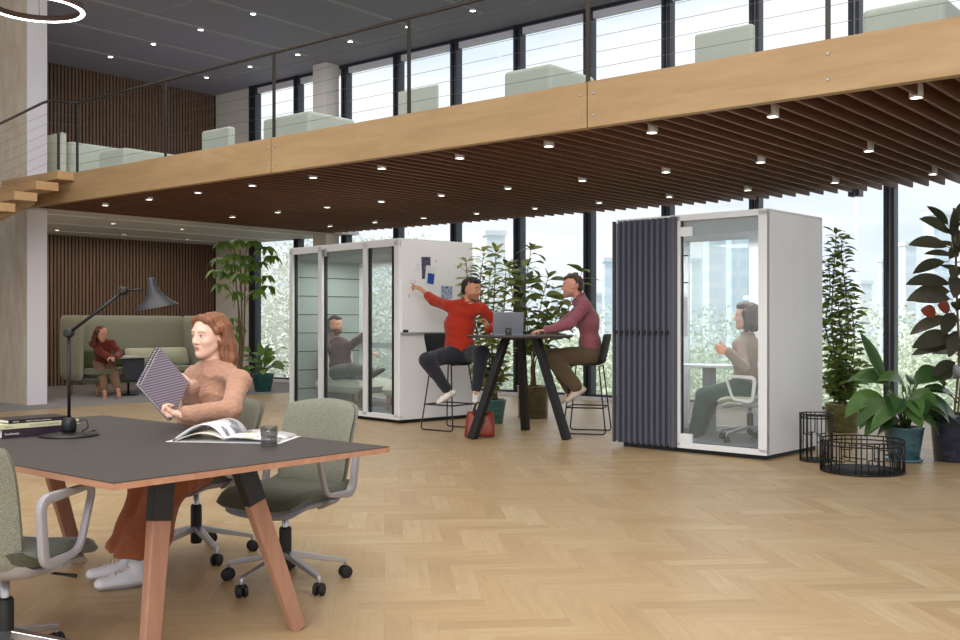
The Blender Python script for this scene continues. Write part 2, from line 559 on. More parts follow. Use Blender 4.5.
# windows: one object per bay
def mull(b, x, z0, z1, w=.15):
    b.box(x-w/2, YW-.09, z0, x-w/2+w*.36, YW+.07, z1, mi=0)
    b.box(x+w/2-w*.36, YW-.09, z0, x+w/2, YW+.07, z1, mi=0)
    b.box(x-w*.14, YW-.03, z0, x+w*.14, YW+.05, z1, mi=1)
n = 0
XS = xy(891, YW)
def window(x0, x1, w=.15, z0=0, extra=None):
    """full-height bay"""
    global n
    n += 1
    b = MB()
    mull(b, x0, z0, ZC, w)
    if extra: mull(b, extra, 0, 3.1, .14)
    b.box(x0, YW-.06, 0, x1, YW+.06, .09, mi=0)
    b.box(x0, YW-.07, ZC-.05, x1, YW+.06, ZC, mi=0)
    b.box(x0, YW-.03, ZC-.16, x1, YW+.05, ZC-.05, mi=2)
    wn = struct('window_%d' % n, b, [M['anth'], M['silver'], M['greywall']])
    g = MB(); g.box(x0+.02, YW-.008, .05, x1-.02, YW+.008, ZC-.05)
    g.build('pane', M['glass'], wn)
for i in range(len(XM)-1):
    sp = abs(XM[i]+5.03) < .1
    window(XM[i], XM[i+1], .22 if i == 0 else .15, 2.95 if sp else 0, XS if sp else None)
b = MB(); b.box(XB, YW-.16, 0, 8, YW-.1, .06)
struct('baseboard_back', b, M['greywall'])

# ---------------------------------------------------------------- downlights
def downlight_proto(name, label, group, r, h, ring):
    t = thing(name, label, 'ceiling light', (0,0,0), 0, group)
    b = MB(); b.lathe([(r, 0), (r, h)], n=20, cap=False); b.lathe([(r, 0), (r*.86, 0), (r*.86, .01)], n=20, cap=False)
    b.lathe([(r, h-.001), (.001, h)], n=20, cap=False)
    b.build('housing', ring, t)
    b = MB(); b.lathe([(r*.86, .008), (.001, .008)], n=20, cap=False)
    b.build('diffuser', M['lamp_on'], t)
    return t
def place_all(proto, pts):
    first = True
    for p in pts:
        if first: proto.location = p; first = False
        else: dup(proto, p, 0)
p = downlight_proto('downlight', 'small white cylindrical downlight between the walnut slats of the soffit', 'downlights in the slatted soffit', .05, .10, M['white'])
place_all(p, [(-2.42-1.12*k, D, ZB-.012) for D in (7.98, 10.2, 12.27) for k in range(0, 11)])
p = downlight_proto('spotlight', 'small round spotlight set in the dark upper ceiling above the mezzanine', 'spotlights in the upper ceiling', .05, .03, M['white'])
place_all(p, [(x, y, ZC-.04) for y, m in ((10.6, 5), (12.75, 7)) for x in XM[:m]])
p = downlight_proto('recessed_light', 'small round recessed light in the pale low ceiling of the lounge', 'recessed lights in the lounge ceiling', .045, .02, M['white'])
place_all(p, [tuple(gp(px, py, ZB))[:2]+(ZB+.003,) for px, py in ((57,230.6), (113.5,224), (124,235), (182,229.7), (187,240))])

# ---------------------------------------------------------------- stairs and railing
st = thing('staircase', 'open oak staircase climbing to the left end of the mezzanine', 'stairs', (-14.3, 6.9, ZM-.2))
def rel(b, o):
    L = o.location
    b.v = [(p[0]-L[0], p[1]-L[1], p[2]-L[2]) for p in b.v]; return b
for k in range(19):
    y1 = 7.5-.30*k; z1 = ZM-.002-.168*k
    b = MB(); b.box(-15.12, y1-.30 if k else 7.20, z1-.115, -13.5, y1+.015 if k else 7.445, z1)
    rel(b, st).build('tread', M['oak_y'], st, bevel=.004)
b = MB(); b.bar((-14.55, 7.35, ZM-.28), (-14.55, 1.95, .10), .09, .22)
rel(b, st).build('stringer', M['oak_y'], st)

rl = thing('railing', 'dark metal cable railing along the mezzanine and down the stairs', 'railing', (-9, YB+.05, ZM))
YR = YB+.05; ZR = 4.30
corner = (-13.52, YR, ZR)
xr = [-13.52, xy(165.5, YR), xy(274, YR), xy(409, YR), xy(588, YR), xy(828, YR), -.75, 1.4, 3.5, 5.6]
for i, x in enumerate(xr):
    b = MB(); b.bar((x, YR, ZM-.0), (x, YR, ZR-.02), .022, .034); rel(b, rl).build('post', M['rail'], rl)
hr = [(6, YR, ZR), corner, (-13.55, 7.10, ZR-.015), (-13.55, 1.8, .95)]
b = MB(); b.tube(round_path(hr, .12), .018, 10); rel(b, rl).build('handrail', M['rail'], rl)
for (yy, zt) in ((7.24, ZR-.02), (5.9, ZR-.015-.66), (4.6, ZR-.015-1.4), (3.3, ZR-.015-2.12), (1.9, 1.0)):
    b = MB(); b.bar((-13.55, yy, zt-.93), (-13.55, yy, zt), .028, .028); rel(b, rl).build('post', M['rail'], rl)
for k in range(6):
    z = ZM+.12+.135*k
    b = MB(); b.tube([(6, YR, z), (-13.52, YR, z)], .0022, 5); rel(b, rl).build('cable', M['cable'], rl)
    b = MB(); b.tube([(-13.52, YR, z), (-13.55, 7.10, z-.02), (-13.55, 1.9, z-2.92)], .0022, 5); rel(b, rl).build('cable', M['cable'], rl)

# ring pendant
c = gf(36, 13.0); c.z = zat(9.5, 13.0)
rg = thing('ring_pendant', 'thin ring pendant lamp with a glowing underside at the upper left', 'pendant lamp', c)
R = .55
b = MB(); b.lathe([(R-.028, .002), (R-.028, .075), (R+.028, .075), (R+.028, .002)], n=72, cap=False)
b.build('ring_body', plain('brown anodised ring', srgb(82, 66, 58), .5), rg)
b = MB(); b.lathe([(R-.024, -.003), (R+.024, -.003), (R+.024, .01), (R-.024, .01), (R-.024, -.003)], n=72, cap=False)
b.build('diffuser', M['ring_on'], rg)
for k in range(3):
    a = k*2*PI/3+.5
    b = MB(); b.tube([(R*math.cos(a), R*math.sin(a), .07), (0, 0, ZC-c.z-.02)], .003, 5); b.build('suspension_wire', M['black'], rg)
b = MB(); b.lathe([(.07, ZC-c.z-.045), (.07, ZC-c.z-.001)], n=20); b.build('canopy', M['black'], rg)
# ---------------------------------------------------------------- outside
GZ = -9.0
b = MB(); b.box(-400, 15, GZ-.5, 400, 700, GZ)
struct('ground', b, plain('pale park ground', srgb(150,160,140), .95, var=.15, scale=.05))
def leaf_mat(name, c1, c2, rough=.5, tr=.25, scale=3, spec=.5):
    g = N(name); v = g.coord()
    f = g.noise(v, scale, 2)
    geo = g.n('ShaderNodeNewGeometry')
    col = g.mix(g.ramp(geo.outputs['Random Per Island'], [(0, (0,0,0,1)), (1, (1,1,1,1))]), c1, c2)
    col = g.mix(g.math('MULTIPLY', f, .5), col, shade(c1, .75))
    g.pr(Base_Color=col, Roughness=rough, Specular_IOR_Level=spec)
    if tr:
        t = g.n('ShaderNodeBsdfTranslucent'); g.l(g.mix(.3, col, (.5,.7,.1,1)), t.inputs[0])
        mx = g.n('ShaderNodeMixShader'); mx.inputs[0].default_value = tr
        g.l(g.p.outputs[0], mx.inputs[1]); g.l(t.outputs[0], mx.inputs[2]); g.l(mx.outputs[0], g.out.inputs[0])
    return g.m
TL = [leaf_mat('hazy green foliage', srgb(206,214,194), srgb(232,236,220), .8, .2),  # outdoor haze and glare are painted into these pale leaf colours
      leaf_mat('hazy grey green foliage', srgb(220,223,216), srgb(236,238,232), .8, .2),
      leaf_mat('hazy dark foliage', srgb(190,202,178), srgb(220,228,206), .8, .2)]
BARK = plain('grey bark', srgb(140,130,120), .9, var=.2)
def tree_proto(seed, mat, h, rad, label, nleaf=13000, group=None, ls=.08):
    rnd = random.Random(seed)
    t = thing('tree', label, 'tree', (0,0,0), 0, group)
    b = MB()
    cs = [(rnd.uniform(-.5,.5)*rad, rnd.uniform(-.5,.5)*rad, h-rad*rnd.uniform(.9, 1.9), rad*rnd.uniform(.45,.75)) for _ in range(9)]
    cs.append((0, 0, h-rad*.8, rad*.75))
    vs = []; fs = []
    for q in range(nleaf):
        c = rnd.choice(cs)
        d = Vector((rnd.gauss(0,1), rnd.gauss(0,1), rnd.gauss(0,1))).normalized()*c[3]*rnd.uniform(.75, 1.05)
        p = Vector(c[:3])+d
        u = Vector((rnd.gauss(0,1), rnd.gauss(0,1), rnd.gauss(0,1))).normalized()
        w = u.cross(Vector((rnd.gauss(0,1), rnd.gauss(0,1), rnd.gauss(0,1)))).normalized()
        s = ls*rnd.uniform(.5, 1.1)
        i = len(vs); vs += [p+u*s, p+w*s*.6, p-u*s, p-w*s*.6+u.cross(w)*s*.2]; fs.append((i, i+1, i+2, i+3))
    b.add(vs, fs); b.build('crown', mat, t)
    b = MB(); b.tube([(0,0,0), (.1,0,h*.4), (0,.1,h*.75)], [.22, .16, .08], 8)
    for q in range(6):
        a = q*1.05; b.tube([(0,0,h*.45), (rad*.5*math.cos(a), rad*.5*math.sin(a), h-rad)], [.08, .03], 5)
    b.build('trunk', BARK, t)
    return t
rt = random.Random(5)
def tree_row(proto, items):
    for i, (px, f, top) in enumerate(items):
        p = gf(px, f); zt = zat(top, f)
        o = proto if i == 0 else dup(proto, (0,0,0), rt.uniform(0, 6))
        hh = proto['h0']
        s = (zt-GZ)/hh
        if i: o.scale = (rt.uniform(.9,1.2), rt.uniform(.9,1.2), 1)
        o.scale[2] = 1; o.location = (p.x, p.y, zt-hh)
def mk(seed, mat, h, rad, label, group, **k):
    t = tree_proto(seed, mat, h, rad, label, group=group, **k); t['h0'] = h; return t
# the prototypes are 12 m tall; each stands so that its top reaches the height seen through the glass
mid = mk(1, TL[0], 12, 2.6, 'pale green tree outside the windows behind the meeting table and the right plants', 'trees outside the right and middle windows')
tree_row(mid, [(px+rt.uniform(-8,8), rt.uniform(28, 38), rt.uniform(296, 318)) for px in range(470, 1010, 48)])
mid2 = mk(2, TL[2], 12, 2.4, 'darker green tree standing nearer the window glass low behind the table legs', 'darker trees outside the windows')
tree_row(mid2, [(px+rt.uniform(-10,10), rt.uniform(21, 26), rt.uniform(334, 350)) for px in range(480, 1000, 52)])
lf = mk(3, TL[1], 14, 3.2, 'tall haze-paled grey green tree outside the left windows', 'tall pale trees outside the left windows', nleaf=15000, ls=.08)
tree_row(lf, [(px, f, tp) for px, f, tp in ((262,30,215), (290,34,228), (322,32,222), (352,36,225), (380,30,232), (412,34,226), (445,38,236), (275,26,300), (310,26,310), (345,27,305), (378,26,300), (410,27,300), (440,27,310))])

# city towers, wall and window colours paled towards the sky as painted haze
def tower_mat(name, wall, win, sx, sz):
    g = N(name); v = g.coord()
    sp = g.n('ShaderNodeSeparateXYZ'); g.l(v, sp.inputs[0])
    a = g.math('FRACT', g.math('DIVIDE', g.math('ADD', sp.outputs[0], sp.outputs[1]), sx))
    c = g.math('FRACT', g.math('DIVIDE', sp.outputs[2], sz))
    m = g.math('MULTIPLY', g.math('GREATER_THAN', a, .3), g.math('GREATER_THAN', c, .35))
    g.pr(Base_Color=g.mix(m, wall, win), Roughness=.6)
    return g.m
TW = [tower_mat('hazy concrete and blue glass', srgb(232,237,243), srgb(222,229,238), 4, 3.6),
      tower_mat('hazy blue glass tower', srgb(216,227,239), srgb(202,217,233), 3, 4),
      tower_mat('hazy grey banded tower', srgb(224,228,235), srgb(212,219,230), 7, 3.4)]
def tower(px0, px1, top, f, mi, label, depth=25, cap=0, slab=0):
    p = gf((px0+px1)/2, f); w = (px1-px0)/F*f*.8; zt = zat(top, f)
    t = thing('tower_building', label, 'building', (p.x, p.y, GZ), YAW+.25)
    b = MB(); b.box(-w/2, -w*.35, 0, w/2, w*.35, zt-GZ)
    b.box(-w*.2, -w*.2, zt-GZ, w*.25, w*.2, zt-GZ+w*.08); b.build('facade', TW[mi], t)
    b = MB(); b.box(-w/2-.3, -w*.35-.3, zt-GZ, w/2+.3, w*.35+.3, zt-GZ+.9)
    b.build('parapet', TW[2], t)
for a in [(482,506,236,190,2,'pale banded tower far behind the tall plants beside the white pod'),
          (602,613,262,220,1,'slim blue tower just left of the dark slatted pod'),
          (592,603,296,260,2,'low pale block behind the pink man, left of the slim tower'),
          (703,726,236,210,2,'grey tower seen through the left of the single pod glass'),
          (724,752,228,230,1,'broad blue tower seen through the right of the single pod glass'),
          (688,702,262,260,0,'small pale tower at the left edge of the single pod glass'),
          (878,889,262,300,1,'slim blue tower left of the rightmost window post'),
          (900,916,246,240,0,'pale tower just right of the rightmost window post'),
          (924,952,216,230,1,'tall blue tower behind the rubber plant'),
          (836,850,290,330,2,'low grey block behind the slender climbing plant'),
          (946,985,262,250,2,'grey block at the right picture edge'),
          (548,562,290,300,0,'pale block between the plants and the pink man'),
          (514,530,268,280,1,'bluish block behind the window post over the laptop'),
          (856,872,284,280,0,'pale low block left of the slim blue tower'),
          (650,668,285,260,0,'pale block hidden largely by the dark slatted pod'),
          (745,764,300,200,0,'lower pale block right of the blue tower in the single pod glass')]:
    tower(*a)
# ---------------------------------------------------------------- desk
TZ = .74
tb = thing('meeting_table', 'large charcoal-topped table with splayed reddish wooden legs in the foreground', 'table', (-4.22, 2.48, 0))
X0, X1, Y0, Y1 = -1.13, 1.13, -.64, .64
b = MB(); b.box(X0, Y0, TZ-.004, X1, Y1, TZ); b.build('tabletop', M['table_top'], tb)
b = MB(); b.box(X0, Y0, TZ-.026, X1, Y1, TZ-.004)
b.prism([(X0+.05, Y0+.05), (X1-.05, Y0+.05), (X1-.05, Y1-.05), (X0+.05, Y1-.05)], TZ-.034, TZ-.026)
b.build('edge_band', M['table_edge'], tb)
def table_leg(foot, top, br=.17):
    foot = Vector(foot)-Vector((-4.22, 2.48, 0)); top = Vector(top)-Vector((-4.22, 2.48, 0))
    d = (foot-top).normalized(); k = top+d*br
    up = (0, 1, 0) if False else (1, 0, 0)
    b = MB(); b.bar(k, foot, .082, .045, up, .066, .04); lg = b.build('leg', M['table_wood'], tb, bevel=.006)
    b = MB(); b.bar(top, k, .086, .05, up, .084, .048); b.cbox(top+Vector((0,0,-.004)), (.12, .10, .012))
    b.build('leg_bracket', M['black'], lg, bevel=.003)
zt = TZ-.036
table_leg((-3.30, 2.10, 0), (-3.36, 2.20, zt)); table_leg((-3.30, 2.80, 0), (-3.36, 2.56, zt))
table_leg((-5.09, 2.83, 0), (-5.03, 2.60, zt)); table_leg((-5.09, 2.12, 0), (-5.03, 2.34, zt))
b = MB(); b.box(-.86, -.30, TZ-.075, -.80, .16, TZ-.034); b.box(.80, -.30, TZ-.075, .86, .12, TZ-.034); b.box(-.8, -.1, TZ-.07, .8, -.05, TZ-.034)
b.build('under_frame', M['black'], tb)

# ---------------------------------------------------------------- office chairs
def office_chair(name, label, loc, rz, seatc=0.47, fab='chair_fab', inner='chair_fab_d', shell='grey_plastic', arms=True, group=None, backh=.88, base='chrome'):
    """faces +Y locally"""
    t = thing(name, label, 'chair', loc, rz, group)
    def sd(p, u, v, s):
        q = p.copy()
        if v > .35: q.z -= (v-.35)**2*.10
        q.z += .018*u*u
        if v < -.6: q.z += (-.6-v)**2*.25
        return q
    b = MB(); b.M = Matrix.Translation((0, .01, seatc-.035)); b.pad(.50, .50, .062, 14, 14, .10, 6, sd)
    b.build('seat', M[inner], t)
    b = MB(); b.M = Matrix.Translation((0, .0, seatc-.078)); b.pad(.47, .46, .045, 12, 12, .14, 5, sd)
    b.build('seat_shell', M[shell], t)
    H = backh-seatc+.04
    def bd(p, u, v, s):
        y = -.235-.03*(v+1)*1.1-.02*max(0, v)**2+.055*u*u*(1-.2*v) + .03*(1-abs(v))*.0
        wz = 1+.05*v
        return Vector((p.x*wz, y+p.z, seatc-.045+(v+1)/2*H*(1-.06*u*u*(v > 0)*v)))
    b = MB(); b.pad(.43, H, .045, 14, 16, .10, 7, bd); b.build('backrest', M[fab], t)
    def bd2(p, u, v, s):
        q = bd(p*1.0, u, v, s); q.y -= .022; return q
    b = MB(); b.pad(.445, H*1.0, .02, 14, 16, .09, 7, bd2); b.build('back_shell', M[fab], t)
    if arms:
        for sx in (-1, 1):
            x = sx*.275
            pts = [(x, -.17, seatc-.035), (x*1.02, -.20, seatc+.195), (x*1.03, .11, seatc+.205), (x*1.0, .035, seatc-.02)]
            pp = round_path(pts, .05, 5, closed=True)
            b = MB()
            m = len(pp); w0, w1 = .024, .011
            vsv = []; fs = []
            cen = sum((Vector(p) for p in pp), Vector())/m
            for i, p in enumerate(pp):
                dd = (pp[(i+1) % m]-pp[i-1]).normalized(); nrm = dd.cross(Vector((1,0,0))).normalized()
                if nrm.dot(p-cen) < 0: nrm = -nrm
                k = 1.0+.6*(p.y < -.12)
                for ax, an in ((-1,-1),(1,-1),(1,1),(-1,1)):
                    vsv.append(p+Vector((ax*w0/2, 0, 0))+nrm*an*w1*k)
            for i in range(m):
                j = (i+1) % m
                for q in range(4):
                    r = (q+1) % 4; fs.append((i*4+q, i*4+r, j*4+r, j*4+q))
            b.add(vsv, fs, True)
            b.build('armrest', M[shell], t, bevel=.004)
            b = MB(); b.bar((sx*.19, -.03, seatc-.09), (x*.97, -.03, seatc-.055), .05, .016); b.build('arm_bracket', M[shell], t, bevel=.003)
    b = MB(); b.lathe([(.05, seatc-.105), (.085, seatc-.095), (.10, seatc-.08)], n=20)
    b.lathe([(.022, seatc-.12), (.05, seatc-.105)], n=20)
    b.build('tilt_mechanism', M[shell], t)
    b = MB(); b.tube([(.06, .03, seatc-.10), (.2, .05, seatc-.115), (.25, .055, seatc-.12)], [.005, .005, .008], 8); b.build('lever', M['black'], t)
    b = MB(); b.lathe([(.016, .16), (.016, seatc-.10)], n=16); b.build('gas_lift', M['chrome'], t)
    b = MB(); b.lathe([(.027, .065), (.03, .07), (.03, .265), (.024, .275)], n=16); b.build('column_sleeve', M['blackm'], t)
    for k in range(5):
        a = k*2*PI/5+.3; ca, sa = math.cos(a), math.sin(a)
        b = MB()
        b.bar((ca*.02, sa*.02, .145), (ca*.30, sa*.30, .085), .044, .030, (0,0,1), .026, .02)
        b.tube([(ca*.285, sa*.285, .09), (ca*.30, sa*.30, .085), (ca*.30, sa*.30, .055)], .011, 8)
        bl = b.build('base_arm', M[base], t, bevel=.006)
        w = MB()
        Mx = Matrix.Rotation(a+1.1*k, 3, 'Z') @ Matrix.Rotation(PI/2, 3, 'X')
        for s in (-.015, .015):
            off = Mx @ Vector((0, 0, s))
            w.lathe([(.006, -.009), (.026, -.009), (.030, -.005), (.030, .005), (.026, .009), (.006, .009)], (ca*.30+off.x, sa*.30+off.y, .030), 18, Mx)
        w.lathe([(.012, .03), (.018, .052), (.012, .062)], (ca*.30, sa*.30, 0), 12)
        w.build('caster', M['blackm'], bl)
    return t
office_chair('office_chair', 'grey-green swivel chair with grey loop armrests at the left picture edge before the table', (-3.70, 1.775, 0), math.radians(28))
office_chair('office_chair', 'empty grey-green swivel chair with its tall backrest at the right end of the table', (-3.925, 3.25, 0), math.radians(190))
office_chair('office_chair', 'grey-green swivel chair under the woman with the notebook', (-4.78, 3.34, 0), math.radians(184), backh=.84)

# ---------------------------------------------------------------- table lamp
bp = gp(69, 436, TZ)
lp = thing('desk_lamp', 'black jointed desk lamp with a conical shade beside the books', 'lamp', (bp.x, bp.y, TZ))
fl = fwd(bp.x, bp.y)
def lampP(px, py, f=None):
    f = f or fl; g = gf(px, f); return Vector((g.x-bp.x, g.y-bp.y, zat(py, f)-TZ))
b = MB(); b.lathe([(.128, 0), (.132, .003), (.13, .008), (.06, .014), (.026, .02), (.026, .02)], n=48); b.build('base', M['black'], lp)
b = MB(); b.lathe([(.027, .018), (.033, .03), (.033, .068), (.026, .082), (.012, .088)], n=24)
b.cbox((.036, .0, .058), (.02, .02, .016)); b.build('switch_housing', M['black'], lp)
J1 = lampP(69, 333); J1.x = 0; J1.y = 0; J2 = lampP(124, 291); S0 = lampP(144, 289)
b = MB(); b.tube([(0, 0, .08), J1], .0075, 12); b.build('lower_arm', M['black'], lp)
cam_dir = Matrix.Rotation(YAW, 3, 'Z') @ Matrix.Rotation(PI/2, 3, 'X')
b = MB(); b.tube([J1, J2], .0075, 12); b.build('upper_arm', M['black'], lp)
b = MB()
b.lathe([(.012, -.02), (.021, -.016), (.021, .016), (.012, .02)], J1, 20, cam_dir)
b.build('elbow_joint', M['black'], lp)
b = MB()
b.lathe([(.008, -.024), (.02, -.018), (.02, .018), (.008, .024)], J2, 20, cam_dir)
b.blob(J2+lampP(121,288)-lampP(124,291), .009, 6)
b.tube([J2, S0], [.005, .004], 8)
b.build('shade_joint', M['black'], lp)
R2 = Matrix.Rotation(YAW, 3, 'Z') @ Matrix.Rotation(math.radians(-10), 3, 'Y') @ Matrix.Rotation(math.radians(5), 3, 'X')
sc_ = lampP(154, 294)
prof = [(.006, .075), (.017, .073), (.021, .062), (.024, .04), (.034, .01), (.052, -.014), (.085, -.042), (.112, -.06), (.113, -.062), (.109, -.060), (.083, -.043), (.05, -.017), (.03, .006), (.0205, .04), (.017, .06)]
b = MB(); b.lathe([(r*.9, z*1.03) for r, z in prof], sc_, 40, R2, cap=False); b.build('lamp_shade', plain('charcoal lamp shade', srgb(36, 37, 41), .5), lp)
b = MB(); b.blob(sc_+R2 @ Vector((0, 0, -.012)), .019, 8); b.build('bulb', M['white'], lp)
b = MB(); b.tube(smooth_path([(.02, .02, .06), (.055, .05, .075), (.06, .06, .04), (.03, .05, .02), (-.02, .09, .004), (-.12, .2, .003)]), .0028, 6)
b.build('cord', M['black'], lp)

# ---------------------------------------------------------------- books, magazine, tumbler
def text_mesh(s, size, mat, parent, M4, name='lettering', align='LEFT', ext=.0004, sx=1):
    cu = bpy.data.curves.new(name, 'FONT'); cu.body = s; cu.size = size; cu.extrude = ext; cu.align_x = align
    tmp = bpy.data.objects.new(name, cu); COL.objects.link(tmp)
    dg = bpy.context.evaluated_depsgraph_get()
    me = bpy.data.meshes.new_from_object(tmp.evaluated_get(dg))
    bpy.data.objects.remove(tmp)
    me.transform(Matrix.Diagonal((sx, 1, 1, 1))); me.transform(M4)
    me.materials.clear(); me.materials.append(mat)
    o = bpy.data.objects.new(name, me); COL.objects.link(o); o.parent = parent
    return o
PAPER = plain('book paper', srgb(232, 226, 212), .8)
def book(label, cover, loc, rz, L, W, H, spine_text, tcol, size, tx, sx=1):
    """spine faces -Y, length along X"""
    t = thing('book', label, 'book', loc, rz, None)
    b = MB(); b.box(0, 0, 0, L, W, .003); b.box(0, 0, H-.003, L, W, H); b.box(0, 0, .003, L, .004, H-.003)
    b.build('cover', cover, t, bevel=.001)
    b = MB(); b.box(.004, .004, .003, L-.004, W-.005, H-.003); b.build('pages', PAPER, t)
    R = Matrix(((1,0,0,0),(0,0,-1,0),(0,1,0,0),(0,0,0,1)))
    for s, x in zip(spine_text, tx):
        text_mesh(s, size, tcol, t, Matrix.Translation((x, -.0006, H/2-size*.33)) @ R, 'spine_lettering', sx=sx)
    return t
LW = plain('white print', srgb(225, 222, 214), .6); LY = plain('grey green print', srgb(120, 122, 96), .6)
fa = gp(2, 439, TZ)
rzb = PI/2-math.radians(1)
c, s = math.cos(rzb), math.sin(rzb)
def off(p, u, v, z): return (p.x+c*u-s*v, p.y+s*u+c*v, z)
book('thick dark purple book at the bottom of the stack by the lamp', plain('dark aubergine cover', srgb(44, 26, 46), .45), off(fa, .0, 0, TZ), rzb, .30, .21, .040, ['Scandinavian'], LW, .013, [.012])
book('pale cream green book in the middle of the stack by the lamp', plain('pale cream cover', srgb(206, 202, 166), .55), off(fa, -.03, .008, TZ+.0405), rzb, .40, .20, .022, ['NATIONALE PARKER', 'Notes'], LY, .013, [.16, .045], 1.15)
book('slim black book lying on top of the stack by the lamp', plain('black book cover', srgb(28, 20, 24), .4), off(fa, .035, .012, TZ+.063), rzb+.01, .30, .17, .018, ['Nordic', 'modern interiors, architecture'], LW, .0085, [.02, .08], 1.15)

# open magazine
def mag_mat(name, seed, blue):
    g = N(name); v = g.coord()
    br = g.n('ShaderNodeTexVoronoi', feature='F1', distance='CHEBYCHEV'); br.inputs['Scale'].default_value = 17
    mp = g.n('ShaderNodeMapping'); mp.inputs['Location'].default_value = (seed, seed*.7, 0); g.l(v, mp.inputs[0]); g.l(mp.outputs[0], br.inputs['Vector'])
    sep = g.n('ShaderNodeSeparateColor'); g.l(br.outputs['Color'], sep.inputs[0])
    w = srgb(232, 232, 236)
    cc = [(0, srgb(60, 66, 84)), (.22, w), (.45, srgb(150, 158, 184) if blue else srgb(196, 186, 150)), (.6, w), (.82, srgb(90, 90, 100) if blue else srgb(150, 140, 96)), (.9, w)]
    r = g.n('ShaderNodeValToRGB'); r.color_ramp.interpolation = 'CONSTANT'; e = r.color_ramp.elements
    while len(e) < 6: e.new(.5)
    for i, (p_, c_) in enumerate(cc): e[i].position = p_; e[i].color = c_
    g.l(sep.outputs[0], r.inputs[0])
    nz = g.noise(v, 60, 3)
    g.pr(Base_Color=g.mix(g.math('MULTIPLY', nz, .5), r.outputs[0], w), Roughness=.35)
    return g.m
mg0 = gp(236, 439, TZ)
mg = thing('open_magazine', 'open magazine with arched pages lying on the charcoal table', 'magazine', (mg0.x, mg0.y, TZ), YAW+math.radians(-8))
PW, PH = .235, .29
def page_arch(sgn, lift, peak, inset=0, thick=.003, z0=.0):
    vs = []; fs = []; n = 18
    for j in range(2):
        for i in range(n+1):
            t = i/n; x = sgn*(t*(PW-inset)); z = z0+.012*(1-t)**.5*(1 if t < 1 else 0)+lift*math.sin(PI*min(1, t**peak))**1.0
            for k in (0, 1): vs.append((x, -PH/2+PH*j, z+k*thick+.001))
    def I(j, i, k): return (j*(n+1)+i)*2+k
    for i in range(n):
        fs += [(I(0,i,1), I(0,i+1,1), I(1,i+1,1), I(1,i,1)), (I(0,i,0), I(1,i,0), I(1,i+1,0), I(0,i+1,0)),
               (I(0,i,0), I(0,i+1,0), I(0,i+1,1), I(0,i,1)), (I(1,i,1), I(1,i+1,1), I(1,i+1,0), I(1,i,0))]
    fs += [(I(0,0,0), I(0,0,1), I(1,0,1), I(1,0,0)), (I(0,n,0), I(1,n,0), I(1,n,1), I(0,n,1))]
    return vs, fs
b = MB(); b.box(-PW-.03, -PH/2-.004, 0, PW+.02, PH/2+.004, .0015); b.build('cover', M['white'], mg)
b = MB(); b.add(*page_arch(-1, .065, .75, .0, .005), smooth=True); b.build('left_pages', mag_mat('blue printed pages', 3.3, True), mg)
b = MB(); b.add(*page_arch(-1, .028, .9, .01, .003), smooth=True); b.build('page_leaf', PAPER, mg)
b = MB(); b.add(*page_arch(1, .010, .6, .0, .009), smooth=True); b.build('right_pages', mag_mat('ochre printed pages', 7.1, False), mg)

tp = gp(269, 446, TZ)
tg = thing('tumbler', 'ribbed smoked glass tumbler standing beside the open magazine', 'glass', (tp.x, tp.y, TZ))
b = MB()
prof = [(.001, .002), (.033, .001), (.035, .004), (.035, .034), (.0325, .038), (.036, .042), (.037, .083), (.0345, .083), (.033, .043), (.0305, .038), (.032, .034), (.032, .010), (.001, .009)]
b.lathe([(r, z) for r, z in prof], n=48, cap=False); b.build('glass_body', M['smoke'], tg)

